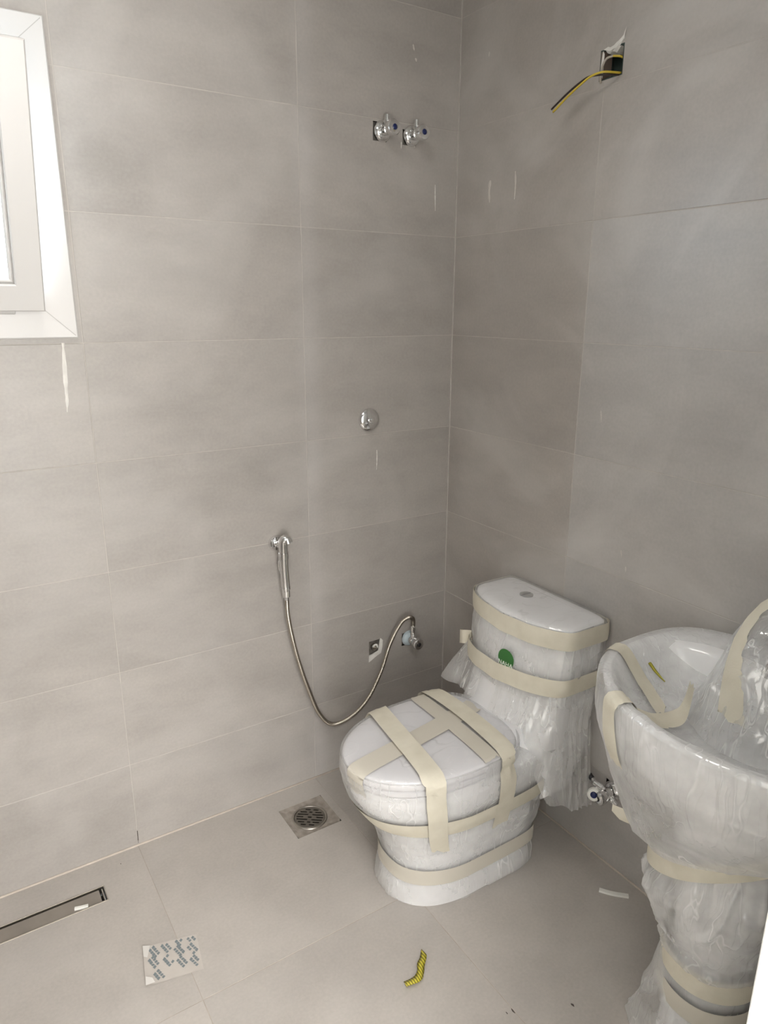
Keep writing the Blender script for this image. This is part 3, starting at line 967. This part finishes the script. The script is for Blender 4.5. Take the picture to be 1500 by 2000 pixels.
fo = G().add([pq(0.0, 1.0, .006), pq(0.005, 0.70, .0075), pq(0.07, 0.66, .0065), pq(0.135, 0.98, .004)], [(0, 1, 2, 3)])
fo.build('folded_corner', M_PAPERW, t)
fo = G().add([pq(0.0, 0.0, .006), pq(0.16, 0.02, .004), pq(0.12, 0.14, .0055), pq(0.01, 0.20, .0075)], [(0, 1, 2, 3)])
fo.build('folded_corner', M_PAPERW, t)

# ------------------------------------------------------------------ toilet
YT = -0.545
NS = 96


BOW = 0.058


def bow_pt(a, xc, xf, xr, hw, nr, yc):
    """cistern outline: flat back, straight ends, crisp corners, bowed front"""
    c, s_ = cos(a), sin(a)
    e = 9.0 if c >= 0 else nr
    y = hw * (1 if s_ >= 0 else -1) * abs(s_) ** (2 / e)
    if c >= 0:
        k = abs(c) ** (2 / e)
        x = xc - (xc - (xf + BOW)) * k - BOW * (1 - (y / hw) ** 2) * k
    else:
        x = xc + (xr - xc) * abs(c) ** (2 / nr)
    return x, yc + y


def plan(xc, xf, xr, hw, nf, nr, yc, z, n=NS, t0=0.0):
    if nf < 0:
        return [V((*bow_pt(t0 + 2 * pi * k / n, xc, xf, xr, hw, nr, yc), z)) for k in range(n)]
    out = []
    for k in range(n):
        a = t0 + 2 * pi * k / n
        c, s_ = cos(a), sin(a)
        if c >= 0:
            x = xc - (xc - xf) * abs(c) ** (2 / nf)
            e = nf
        else:
            x = xc + (xr - xc) * abs(c) ** (2 / nr)
            e = nr
        y = yc + hw * (1 if s_ >= 0 else -1) * abs(s_) ** (2 / e)
        out.append(V((x, y, z)))
    return out


# z: xc, xf, xr, hw, nf, nr
BOWL = [(0.0, -0.40, -0.600, -0.165, 0.138, 2.3, 7), (0.012, -0.40, -0.602, -0.165, 0.139, 2.3, 7), (0.09, -0.40, -0.588, -0.165, 0.133, 2.3, 7), (0.17, -0.40, -0.592, -0.165, 0.136, 2.3, 7),
        (0.215, -0.40, -0.614, -0.162, 0.145, 2.2, 6), (0.27, -0.42, -0.654, -0.10, 0.159, 2.15, 5), (0.33, -0.43, -0.694, -0.06, 0.174, 2.1, 4), (0.375, -0.43, -0.706, -0.05, 0.178, 2.1, 4), (0.395, -0.43, -0.706, -0.05, 0.177, 2.1, 4)]
LIDP = (-0.44, -0.716, -0.245, 0.182, 2.1, 3.2)
TANK = [(0.20, -0.09, -0.235, -0.03, 0.135, -9, 8), (0.30, -0.09, -0.290, -0.012, 0.160, -9, 8), (0.40, -0.085, -0.285, -0.010, 0.172, -9, 9), (0.45, -0.08, -0.250, -0.010, 0.177, -9, 9), (0.52, -0.08, -0.226, -0.010, 0.182, -9, 9), (0.60, -0.08, -0.216, -0.010, 0.187, -9, 9), (0.712, -0.08, -0.212, -0.010, 0.190, -9, 9)]
toilet = thing('toilet', (-0.36, YT, 0), 'white one-piece toilet wrapped in clear plastic film and cream masking tape', 'toilet')
rings = [plan(*p[1:], YT, p[0]) for p in BOWL]
rings += [plan(-0.43, -0.690, -0.08, 0.162, 2.1, 4, YT, 0.398)]
gb = G().loft(rings)
sharp(gb.build('bowl', M_CER, toilet), 60)
lz = [(0.398, .010), (0.400, 0.006), (0.404, .004), (0.414, .004), (0.417, .008), (0.4175, 0.02)]
gs = G().loft([plan(LIDP[0], LIDP[1] + e, LIDP[2] - e, LIDP[3] - e, LIDP[4], LIDP[5], YT, z) for z, e in lz])
sharp(gs.build('seat', M_SEAT, toilet), 50)
lz = [(0.4195, .012), (0.4200, 0.004), (0.424, 0.0), (0.437, 0.0), (0.4425, .003), (0.4455, .010), (0.4475, 0.03), (0.449, 0.08), (0.450, 0.15)]
gl_ = G().loft([plan(LIDP[0], LIDP[1] + e, LIDP[2] - e * 0.8, LIDP[3] - e, LIDP[4], LIDP[5], YT, z) for z, e in lz])
sharp(gl_.build('lid', M_SEAT, toilet), 60)
for s_ in (-1, 1):
    g = G().lathe([(-0.018, 0.010), (-0.016, 0.012), (0.016, 0.012), (0.018, 0.010)], (-0.247, YT + s_ * 0.075, 0.424), (0, 1, 0), 16)
    sharp(g.build('seat_hinge', M_SEAT, toilet))
gt = G().loft([plan(*lerp_table(TANK, 0.20 + 0.512 * k / 24), YT, 0.20 + 0.512 * k / 24) for k in range(25)])
sharp(gt.build('tank', M_CER, toilet), 60)
lz = [(0.713, .004), (0.715, -0.003), (0.718, -0.005), (0.745, -0.005), (0.753, -0.002), (0.7575, 0.007), (0.7595, 0.02), (0.761, 0.05)]
gtl = G().loft([plan(-0.08, -0.212 + e, -0.010 if e < 0 else -0.010 - e * .6, 0.190 - e, -9, 9, YT, z) for z, e in lz])
sharp(gtl.build('tank_lid', M_CER, toilet), 60)
for s_ in (-1, 1):
    ring = [V((-0.092 + 0.0165 * sin(a), YT + 0.040 + s_ * 0.0018 + s_ * 0.0185 * cos(a), 0)) for a in [pi * k / 14 - 0 for k in range(15)]]
    ring = [V((-0.092 + 0.0185 * cos(a), YT + 0.040 + s_ * (0.0016 + 0.0185 * sin(a)), 0)) for a in [pi * k / 14 for k in range(15)]]
    g = G().loft([[V((p.x, p.y, z)) for p in ring] for z in (0.760, 0.7645)])
    g.build('flush_button', mat('dull_button', (0.42, 0.42, 0.41), 0.4, 0.3), toilet)

# body for laying tape on
body = G()
for q in (gb, gs, gl_, gt, gtl):
    body.add(q.v, q.f)


def bvh(g):
    bm = bmesh.new()
    vs = [bm.verts.new(p) for p in g.v]
    for f in g.f:
        bm.faces.new([vs[i] for i in f])
    bmesh.ops.recalc_face_normals(bm, faces=bm.faces[:])
    t_ = BVHTree.FromBMesh(bm)
    bm.free()
    return t_


BV = bvh(body)


def crumple(p, sx, sy, sz, seed):
    """sharp ridges between nearly flat facets, 0..1"""
    q = V((p.x * sx + seed, p.y * sy + seed * 1.7, p.z * sz - seed))
    q += 0.5 * noise.noise_vector(q * 0.5)
    r = max(0.0, 1 - abs(noise.noise(q * 0.8)) * 2.6)
    return 0.60 * r * r + 0.40 * (0.5 + 0.5 * noise.noise(q * 0.4))


def film(name, ringsf, zs, parent, m, amp, seed, n=240, pleat=(26, 26, 7), cap=False, wallclamp=-0.004):
    """loft of plan outlines pushed out along their own normals by crumpled folds"""
    rows = []
    for z in zs:
        pts = ringsf(z, n)
        A = amp(z)
        row = []
        for k, p in enumerate(pts):
            q0, q1 = pts[k - 1], pts[(k + 1) % n]
            tn = q1 - q0
            nr = V((-tn.y, tn.x, 0))
            if nr.length < 1e-9:
                nr = V((-1, 0, 0))
            nr.normalize()
            c = sum(pts, V()) / n if False else None
            f = crumple(p, *pleat, seed) + 0.28 * crumple(p, pleat[0] * 2.2, pleat[1] * 2.2, pleat[2] * 2.0, seed + 5)
            w_ = 0.5 + 0.5 * noise.noise(V((p.x * 7, p.y * 7, p.z * 5 + seed)))
            row.append(p + nr * A * (f * 1.0 + w_ * 0.5) + V((0, 0, 0.3 * A * (f - 0.4))))
        rows.append(row)
    for row in rows:
        for p in row:
            p.x = min(p.x, wallclamp)
    g = G().loft(rows, cap, False)
    return g


def outward(ptsf, yc, xc):
    return ptsf


def mk_rings(tab, off, yc):
    def f(z, n):
        xc, xf, xr, hw, nf, nr = tab(z)
        o = off(z)
        return plan(xc, xf - o, xr + o, hw + o, nf, nr, yc, z, n)
    return f


def bowl_tab(z):
    if z > 0.385:
        a = min(1.0, (z - 0.385) / 0.02)
        b0_ = lerp_table(BOWL, 0.385)
        return tuple(x + (y - x) * a for x, y in zip(b0_, (*LIDP[:2], -0.235, *LIDP[3:])))
    p = lerp_table(BOWL, z)
    return (p[0], p[1], min(p[2], -0.14), *p[3:])


def ns(a, b_, n):
    return [a + (b_ - a) * k / (n - 1) for k in range(n)]


def sm(z, pts):
    return lerp_table(pts, z)[0]


# film round the bowl, from lid edge to the floor
off = lambda z: sm(z, [(0.01, .005), (0.04, .006), (0.075, .005), (0.12, .005), (0.15, .007), (0.20, .009), (0.245, .005), (0.30, .004), (0.33, .006), (0.37, .007), (0.40, .004), (0.44, .004), (0.452, .002)])
amp = lambda z: sm(z, [(0.01, .009), (0.05, .009), (0.08, .003), (0.12, .003), (0.16, .010), (0.20, .012), (0.25, .003), (0.30, .003), (0.34, .006), (0.38, .005), (0.42, .002), (0.45, .001)])
fb = film('f', mk_rings(bowl_tab, off, YT), ns(0.012, 0.444, 90), toilet, M_FILM, amp, 3.0, 260, (8, 8, 5))
fb.build('plastic_film', M_FILM, toilet, True)
# film over the lid
gl2 = G().loft([plan(LIDP[0], LIDP[1] - .004 + e, LIDP[2] - e * .8, LIDP[3] + .004 - e, LIDP[4], LIDP[5], YT, z) for z, e in ((0.441, 0), (0.4475, .004), (0.4505, 0.012), (0.4520, 0.035), (0.4530, 0.15))])
gl2.build('plastic_film', M_FILML, toilet, True)

# film on the tank
tank_tab = lambda z: lerp_table(TANK, z)
off = lambda z: sm(z, [(0.535, .007), (0.58, .006), (0.62, .008), (0.68, .007), (0.70, .009), (0.71, .009), (0.742, .009), (0.753, .006)])
amp = lambda z: sm(z, [(0.535, .004), (0.575, .003), (0.61, .009), (0.67, .009), (0.70, .002), (0.752, .001)])
ft = film('f', mk_rings(tank_tab, off, YT), ns(0.53, 0.752, 50), toilet, M_FILM, amp, 9.0, 260, (15, 15, 3))
ft.build('plastic_film', M_FILM, toilet, True)
rows = []
for z, e in ((0.749, -0.011), (0.758, -0.007), (0.7625, 0.004), (0.7655, 0.02), (0.7675, 0.05)):
    r = plan(-0.08, -0.212 + e, -0.006 - max(0, e), 0.190 - e, -9, 9, YT, z, 200)
    for p in r:
        p.z += 0.0035 * (crumple(p, 14, 26, 5, 2.2) - 0.3) * (1 if z > 0.752 else 0.3)
    rows.append(r)
g = G().loft(rows, False, True)
g.build('plastic_film', M_FILML, toilet, True)


# loose skirt of film hanging from the tank tape: two sheets, left and right
def skirt(side, y0, zlow, flare, seed, nu=120, nv=70):
    """side +1 towards the window wall, -1 towards the basin; u runs from the front of the tank round its end"""
    rows = []
    for j in range(nv):
        v = j / (nv - 1)
        row = []
        for i in range(nu):
            u = i / (nu - 1)
            zl = zlow(u)
            z = 0.582 + (zl - 0.582) * v
            xc, xf, xr, hw, nf, nr = tank_tab(max(z, 0.47))
            l1, l2 = hw - y0, 0.135
            s_ = u * (l1 + l2)
            if s_ < l1:
                y = y0 + s_
                x = xf + BOW * (y / hw) ** 2
            else:
                y = hw
                x = xf + BOW + (s_ - l1)
            t_ = min(1.0, max(0.0, (s_ - l1 + 0.03) / 0.06))
            t_ = t_ * t_ * (3 - 2 * t_)
            d = V((-(1 - t_), side * t_, 0)).normalized()
            o = 0.007 + flare(u) * v ** 0.8
            q = V((s_ * 1.0, 0, z))
            f = crumple(q, 44, 10, 3.2, seed) + 0.3 * crumple(q, 95, 30, 7, seed + 3)
            f += 0.55 * abs(sin(s_ * 62 + 2.6 * noise.noise(V((s_ * 12, z * 4, seed)))))
            o += (0.002 + 0.020 * v) * f * 0.8 * (0.30 + 0.70 * min(1, max(0, (u - 0.30) / 0.2)))
            p = V((x, YT + side * y, z)) + d * o
            p.x = min(p.x, -0.004)
            row.append(p)
        rows.append(row)
    return G().loft(rows, False, False, False)


zl = lambda u: sm(u, [(0, 0.466), (0.40, 0.462), (0.48, 0.40), (0.56, 0.27), (0.72, 0.215), (1, 0.200)])
fl_ = lambda u: sm(u, [(0, 0.012), (0.36, 0.018), (0.56, 0.034), (0.75, 0.030), (1, 0.022)])
skirt(-1, 0.010, zl, fl_, 4.0).build('plastic_film', M_FILM, toilet, True)
zl = lambda u: sm(u, [(0, 0.466), (0.40, 0.462), (0.55, 0.435), (0.70, 0.380), (1, 0.345)])
fl_ = lambda u: sm(u, [(0, 0.012), (0.35, 0.03), (0.58, 0.080), (0.75, 0.100), (1, 0.085)])
skirt(1, 0.060, zl, fl_, 8.0).build('plastic_film', M_FILM, toilet, True)


# tape bands and strips
def band(tabf, off, z0, z1, parent, yc, m=M_TAPE, name='tape_band', tiltf=None, n=160, seed=1.0):
    rows = []
    for k in range(7):
        u = k / 6
        row = []
        zz = z0 + (z1 - z0) * u
        xc, xf, xr, hw, nf, nr = tabf(zz)
        o = off + 0.0012 * sin(pi * u)
        for p in plan(xc, xf - o, xr + o, hw + o, nf, nr, yc, zz, n):
            if tiltf:
                p.z += tiltf(p)
            p.x = min(p.x, -0.003)
            p.z += 0.002 * noise.noise(V((p.x * 12, p.y * 12, seed)))
            row.append(p)
        rows.append(row)
    return G().loft(rows, False, False).build(name, m, parent, True)


def strip(parent, pts, wdir, wd, off, m=M_TAPE, bv=None, n=46, mm=7, torn=0.006, name='tape_strip', project=None):
    """tape laid along a path; rows are pressed on to the body where it is close"""
    bv = bv or BV
    P = spline(pts, n)
    rows = []
    for i, p in enumerate(P):
        row = []
        for j in range(mm):
            s_ = (j / (mm - 1) - 0.5)
            wv = wdir(i / (n - 1)) if callable(wdir) else V(wdir)
            q = p + wv.normalized() * wd * s_
            if i in (0, n - 1):
                tn = (P[1] - P[0]) if i == 0 else (P[-1] - P[-2])
                q += tn.normalized() * torn * random.uniform(-1, 1)
            press = project(i / (n - 1)) if project else 1.0
            if press > 0:
                loc, nrm, _, dist = bv.find_nearest(q)
                if loc is not None and dist < 0.06:
                    t_ = loc + nrm * off
                    q = q.lerp(t_, press)
            row.append(q)
        rows.append(row)
    return G().loft(rows, False, False, False).build(name, m, parent, True)


band(tank_tab, 0.0128, 0.699, 0.752, toilet, YT, seed=2)
band(tank_tab, 0.0175, 0.532, 0.582, toilet, YT, seed=5, tiltf=lambda p: 0.06 * (-(p.y - YT)) + 0.022)
bt2 = lambda z: bowl_tab(z)
band(bt2, 0.0125, 0.262, 0.314, toilet, YT, seed=7, tiltf=lambda p: 0.05 * (p.x + 0.68) * -0.6)
band(bt2, 0.0115, 0.074, 0.120, toilet, YT, m=M_TAPE2, seed=9)
# flapped end of the tank band, standing off the left side
g = G().loft([[V((-0.165, -0.352, z + 0.003)), V((-0.178, -0.338, z + .002)), V((-0.186, -0.322, z - 0.001)), V((-0.172, -0.316, z - .004))] for z in (0.556, 0.571, 0.587, 0.602)], False, False, False)
g.build('tape_flap', M_TAPE, toilet, True)
TZ = 0.455
# strips across the lid, falling over the near side
strip(toilet, [(-0.345, -0.352, 0.40), (-0.335, -0.375, TZ), (-0.330, -0.50, TZ), (-0.335, -0.62, TZ), (-0.345, -0.735, TZ - 0.01), (-0.348, -0.745, 0.42), (-0.345, -0.742, 0.34), (-0.340, -0.715, 0.27), (-0.338, -0.706, 0.215)],
      (1, 0.05, 0), 0.056, 0.0175, project=lambda u: 0.9)
strip(toilet, [(-0.520, -0.365, 0.40), (-0.530, -0.395, TZ), (-0.545, -0.50, TZ), (-0.560, -0.62, TZ), (-0.572, -0.715, TZ - 0.01), (-0.575, -0.730, 0.42), (-0.565, -0.728, 0.34), (-0.545, -0.705, 0.26), (-0.530, -0.700, 0.195)],
      (1, 0.10, 0), 0.060, 0.0185, project=lambda u: 0.85)
strip(toilet, [(-0.382, -0.372, 0.44), (-0.384, -0.40, TZ), (-0.386, -0.52, TZ), (-0.390, -0.66, TZ), (-0.393, -0.725, TZ)], (1, 0.06, 0), 0.050, 0.0075, m=M_TAPE2)
strip(toilet, [(-0.270, -0.50, TZ), (-0.40, -0.53, TZ), (-0.55, -0.555, TZ), (-0.69, -0.575, TZ), (-0.722, -0.578, 0.43), (-0.715, -0.578, 0.38)], (0, 1, 0), 0.062, 0.0068, m=M_TAPE2)

# round green sticker with white letters on the tank
stk = G()
SC = V((-0.0, YT - 0.033, 0.626))


def tank_x(y, z):
    xc, xf, xr, hw, nf, nr = tank_tab(z)
    return xf + BOW * min(1.0, abs(y - YT) / hw) ** 2


rr = []
for q in range(5):
    r_ = 0.0285 * q / 4 + 1e-5
    rr.append([V((tank_x(SC.y + r_ * cos(a), SC.z + r_ * sin(a)) - 0.0160, SC.y + r_ * cos(a), SC.z + r_ * sin(a))) for a in [2 * pi * k / 36 for k in range(36)]])
stk = G().loft(rr, False, False).build('green_sticker', M_STICK, toilet, True)
cu = bpy.data.curves.new('sticker_text', 'FONT')
cu.body = 'NAHA'
cu.size = 0.0185
cu.align_x = 'CENTER'
cu.extrude = 0.0003
to = bpy.data.objects.new('sticker_text', cu)
COL.objects.link(to)
dg = bpy.context.evaluated_depsgraph_get()
tm = bpy.data.meshes.new_from_object(to.evaluated_get(dg))
vv_ = [V((tank_x(SC.y - v.co.x, SC.z) - 0.0166 - v.co.z, SC.y - v.co.x, SC.z - 0.0215 + v.co.y)) for v in tm.vertices]
ff_ = [list(p.vertices) for p in tm.polygons]
bpy.data.objects.remove(to)
obj('sticker_letters', vv_, ff_, M_LETTER, stk)

# ------------------------------------------------------------------ pedestal basin
YB = -1.275
CX = -0.245
sink = thing('pedestal_basin', (CX, YB, 0), 'white pedestal washbasin wrapped in plastic film and tape beside the door jamb', 'washbasin')
BP = (-0.230, -0.488, -0.004, 0.296, 2.1, 3.2)   # xc xf xr hw nf nr


def bplan(s_, z, o=0.0, n=NS, xr=None):
    xc, xf, xr0, hw, nf, nr = BP
    return plan(CX + (xc - CX) * s_, CX + (xf - CX) * s_ - o, (xr0 if xr is None else xr), hw * s_ + o, nf, nr, YB, z, n)


OUT = [(0.575, 0.36), (0.60, 0.46), (0.64, 0.62), (0.69, 0.77), (0.74, 0.88), (0.80, 0.96), (0.835, 0.99), (0.846, 1.0)]
rings = [bplan(s_, z, 0, NS, -0.004 - 0.10 * (1 - s_)) for z, s_ in OUT]
rings += [bplan(0.99, 0.8515, 0, NS, -0.006), bplan(0.965, 0.8520, 0, NS, -0.02), bplan(0.935, 0.849, 0, NS, -0.10), bplan(0.90, 0.835, 0, NS, -0.115), bplan(0.82, 0.79, 0, NS, -0.125), bplan(0.66, 0.745, 0, NS, -0.14), bplan(0.40, 0.722, 0, NS, -0.16), bplan(0.12, 0.716, 0, NS, -0.19)]
gbs = G().loft(rings)
sharp(gbs.build('basin', M_CER, sink), 60)
PED = [(0.0, 0.094, 0.090), (0.015, 0.094, 0.090), (0.05, 0.088, 0.084), (0.15, 0.086, 0.082), (0.35, 0.084, 0.080), (0.50, 0.100, 0.096), (0.57, 0.116, 0.112), (0.62, 0.125, 0.125)]


def oval(rx, ry, z, n=64, cx=CX):
    return [V((cx - rx * cos(2 * pi * k / n), YB + ry * sin(2 * pi * k / n), z)) for k in range(n)]


gp = G().loft([oval(rx, ry, z) for z, rx, ry in PED])
sharp(gp.build('pedestal', M_CER, sink), 60)
# mixer tap under the film
g = G().lathe([(0, 0.026), (0.006, 0.026), (0.010, 0.021), (0.085, 0.020), (0.10, 0.022), (0.118, 0.021), (0.122, 0.012)], (-0.072, YB, 0.850), (0, 0, 1), 24)
g.tube(spline([(-0.080, YB, 0.905), (-0.13, YB, 0.918), (-0.190, YB, 0.912), (-0.215, YB, 0.896)], 16), [0.014] * 8 + [0.013 - 0.0002 * k for k in range(8)], 14)
g.tube(spline([(-0.072, YB, 0.970), (-0.082, YB + 0.004, 0.985), (-0.140, YB + 0.012, 1.005)], 12), [0.012] * 5 + [0.008] * 7, 12)
sharp(g.build('mixer_tap', M_CHROME, sink))


def film_ring(pts, A, seed, sc=(22, 22, 8), zj=0.3):
    out = []
    k = len(pts)
    c = sum(pts, V()) / k
    for p in pts:
        nrm = V((p.x - c.x, p.y - c.y, 0))
        if nrm.length > 1e-6:
            nrm.normalize()
        f = crumple(p, *sc, seed) + 0.28 * crumple(p, sc[0] * 2.2, sc[1] * 2.2, sc[2] * 2.0, seed + 4)
        q = p + nrm * A * f + V((0, 0, zj * A * (f - 0.45)))
        q.x = min(q.x, -0.003)
        out.append(q)
    return out


# film over the basin: from the pedestal neck up the outside, over the rim and down into the bowl
def ztilt(p):
    """the neck tape runs up towards the door side"""
    return -0.55 * (p.y - YB)


n = 280
rows = []
prof = [(0.0, 0.142), (0.08, 0.165), (0.16, 0.205), (0.26, 0.232), (0.36, 0.250), (0.52, 0.275), (0.70, 0.298), (0.85, 0.304), (0.96, 0.306), (1.0, 0.305)]
full = bplan(1.0, 0.0, 0.009, n, -0.004)
for u in ns(0, 1, 72):
    r_ = lerp_table(prof, u)[0]
    row = []
    zc = 0.535 + (0.850 - 0.535) * u
    for k, p in enumerate(full):
        d = V((p.x - CX, p.y - YB, 0))
        R = d.length
        t_ = r_ / 0.305                                  # share of the full outline
        rr_ = R * t_ if u > 0.3 else (1 - u / 0.3) * r_ + (u / 0.3) * R * t_
        d.normalize()
        q = V((CX + d.x * rr_, YB + d.y * rr_, zc))
        q.z += ztilt(q) * max(0, 1 - u / 0.5) ** 1.5 * 0.95
        row.append(q)
    A = sm(u, [(0, .006), (0.12, .011), (0.35, .011), (0.6, .009), (0.85, .005), (1, .002)])
    rows.append(film_ring(row, A, 12.0, (11, 11, 4.0)))
inner = [(1.0, 0.857, -0.005), (0.975, 0.8575, -0.015), (0.945, 0.8555, -0.07), (0.91, 0.844, -0.095), (0.86, 0.824, -0.105), (0.78, 0.796, -0.115), (0.66, 0.770, -0.13), (0.48, 0.752, -0.15), (0.28, 0.744, -0.17), (0.08, 0.741, -0.19)]
for k in range(44):
    u = k / 43 * (len(inner) - 1)
    i = min(int(u), len(inner) - 2)
    a = [x + (y - x) * (u - i) for x, y in zip(inner[i], inner[i + 1])]
    r = bplan(a[0], a[1], 0.0, n, a[2])
    A = 0.001 if k < 6 else min(0.011, 0.001 + (k - 5) * 0.0012)
    rows.append([V((p.x, p.y, p.z + A * (crumple(p, 9, 9, 9, 21.0) - 0.15))) for p in r])
fs = G().loft(rows, False, True)
fs.build('plastic_film', M_FILMT, sink, True)
bas = G().add(fs.v, fs.f)
BVS = bvh(bas)

# film round the pedestal, bulging between the tapes, loose and flared at the floor
rows = []
pf = [(0.004, 0.118, 0.113), (0.05, 0.108, 0.104), (0.10, 0.099, 0.095), (0.17, 0.094, 0.090), (0.25, 0.095, 0.091), (0.285, 0.112, 0.108), (0.305, 0.104, 0.100), (0.33, 0.118, 0.114), (0.39, 0.142, 0.138), (0.45, 0.154, 0.150), (0.49, 0.147, 0.143), (0.54, 0.138, 0.134)]
for z in ns(0.004, 0.54, 96):
    rx, ry = lerp_table(pf, z)
    A = sm(z, [(0.004, .022), (0.10, .012), (0.15, .004), (0.26, .004), (0.29, .014), (0.33, .018), (0.42, .024), (0.48, .016), (0.52, .006), (0.54, .004)])
    rr_ = film_ring(oval(rx - 0.35 * A, ry - 0.35 * A, z, 240), A, 31.0, (24, 24, 7), 0.5)
    for p in rr_:
        p.z += ztilt(p) * sm(z, [(0.30, 0.0), (0.54, 1.0)])
        # vertical gathers hanging from the neck tape
        g_ = sm(z, [(0.36, 0.0), (0.44, 1.0), (0.50, 0.8), (0.54, 0.1)])
        a = math.atan2(p.y - YB, p.x - CX)
        o_ = 0.0055 * g_ * abs(sin(a * 13 + 2.2 * noise.noise(V((a * 3, z * 5, 2.0)))))
        dn = V((p.x - CX, p.y - YB, 0)).normalized()
        p += dn * o_
        # loose tail on the toilet side
        w_ = max(0.0, cos(a - radians(128))) ** 6
        p += dn * w_ * sm(z, [(0.0, .030), (0.12, .030), (0.20, .018), (0.26, .006), (0.28, 0.0)])
        p.z = max(p.z, 0.002)
    rows.append(rr_)
G().loft(rows, False, False).build('plastic_film', M_FILMT, sink, True)


def oband(z0, z1, rx, ry, name='tape_band', m=M_TAPE, sl=0.0, seed=1):
    rws = []
    for k in range(7):
        u = k / 6
        r = oval(rx + .001 * sin(pi * u), ry + .001 * sin(pi * u), z0 + (z1 - z0) * u, 120)
        rws.append([V((p.x, p.y, p.z + sl * ztilt(p) + 0.003 * noise.noise(V((p.x * 11, p.y * 11, seed))))) for p in r])
    return G().loft(rws, False, False).build(name, m, sink, True)


oband(0.515, 0.556, 0.1535, 0.1500, sl=1.0, seed=3)
oband(0.222, 0.278, 0.1035, 0.0995, seed=6)
oband(0.150, 0.196, 0.1035, 0.0995, m=M_TAPE2, seed=8)
# small loop of tape hanging below the film, left of the basin
g = G().loft([[V((-0.307, -1.034, 0.486)), V((-0.309, -1.049, 0.491)), V((-0.311, -1.065, 0.497)), V((-0.313, -1.088, 0.500))],
              [V((-0.313, -1.038, 0.474)), V((-0.316, -1.053, 0.478)), V((-0.319, -1.071, 0.484)), V((-0.322, -1.093, 0.488))],
              [V((-0.309, -1.049, 0.465)), V((-0.313, -1.061, 0.466)), V((-0.316, -1.077, 0.472)), V((-0.319, -1.096, 0.480))]], False, False, False)
g.build('tape_flap', M_TAPE, sink, True)
# tape strips in the bowl and over the rim
strip(sink, [(-0.300, -0.985, 0.848), (-0.298, -0.999, 0.860), (-0.286, -1.019, 0.838), (-0.279, -1.054, 0.80), (-0.284, -1.087, 0.777), (-0.298, -1.122, 0.765)], (0.85, 0.15, 0), 0.040, 0.004, bv=BVS)
strip(sink, [(-0.436, -1.158, 0.732), (-0.452, -1.140, 0.785), (-0.462, -1.128, 0.833), (-0.462, -1.135, 0.860), (-0.440, -1.143, 0.850), (-0.375, -1.138, 0.80), (-0.318, -1.145, 0.772)], lambda u: V((0.55, 0.80, 0)).lerp(V((0.25, 0.9, 0.2)), u), 0.044, 0.004, bv=BVS)
strip(sink, [(-0.335, -1.140, 0.776), (-0.305, -1.150, 0.772), (-0.282, -1.156, 0.776), (-0.266, -1.154, 0.792), (-0.255, -1.153, 0.832)], lambda u: V((0.25 + 0.5 * u, 0.75, 0.45 - 0.5 * u)), 0.040, 0.004, bv=BVS, project=lambda u: max(0, 1 - u * 1.6))

# film tent over the tap
rows = []
tent = [(0.756, 0.200, 0.165), (0.80, 0.185, 0.145), (0.85, 0.172, 0.122), (0.90, 0.160, 0.105), (0.95, 0.142, 0.090), (0.985, 0.118, 0.074), (1.01, 0.090, 0.056), (1.028, 0.050, 0.034), (1.034, 0.010, 0.010)]
for z in ns(0.756, 1.034, 56):
    rx, ry = lerp_table(tent, z)
    cx = -0.105
    r = [V((cx - rx * cos(2 * pi * k / 180), YB + 0.006 + ry * sin(2 * pi * k / 180), z)) for k in range(180)]
    rows.append(film_ring(r, sm(z, [(0.756, .008), (0.9, .011), (1.01, .009), (1.034, .001)]), 44.0, (20, 20, 3.5), 0.2))
gtent = G().loft(rows, False, True)
gtent.build('plastic_film', M_FILM, sink, True)
tb = bvh(G().loft([[V((-0.105 - (rx + .004) * cos(2 * pi * k / 64), YB + 0.006 + (ry + .004) * sin(2 * pi * k / 64), z)) for k in range(64)] for z, rx, ry in tent], False, True))
strip(sink, [(-0.120, -1.255, 1.046), (-0.170, -1.232, 1.028), (-0.200, -1.228, 0.992), (-0.225, -1.232, 0.947), (-0.245, -1.240, 0.901), (-0.260, -1.250, 0.856), (-0.270, -1.258, 0.815)],
      lambda u: V((0.50, -0.85, 0)), 0.052, 0.009, bv=tb, project=lambda u: 0.95 if u < 0.8 else 0.95 - (u - 0.8), torn=0.008)

# slim yellow-green scrap lying in the bowl on the film
P = spline([(-0.228, -1.013, 0.800), (-0.224, -1.032, 0.787), (-0.222, -1.050, 0.779), (-0.220, -1.064, 0.776)], 20)
rows = []
for i, p in enumerate(P):
    hw = 0.0038 * (1 - 0.75 * (i / 19) ** 2)
    loc, nrm, _, d = BVS.find_nearest(p)
    c = (loc if loc else p) + V((0, 0, 0.004))
    s_ = V((0.7, -0.3, 0.2)).normalized() * hw
    rows.append([c - s_, c + V((0, 0, .0018)), c + s_, c - V((0, 0, .0006))])
tag(G().loft(rows).build('yellow_scrap', M_LEAF, None, True), 'thin yellow-green sliver lying on the film inside the basin', 'scrap')
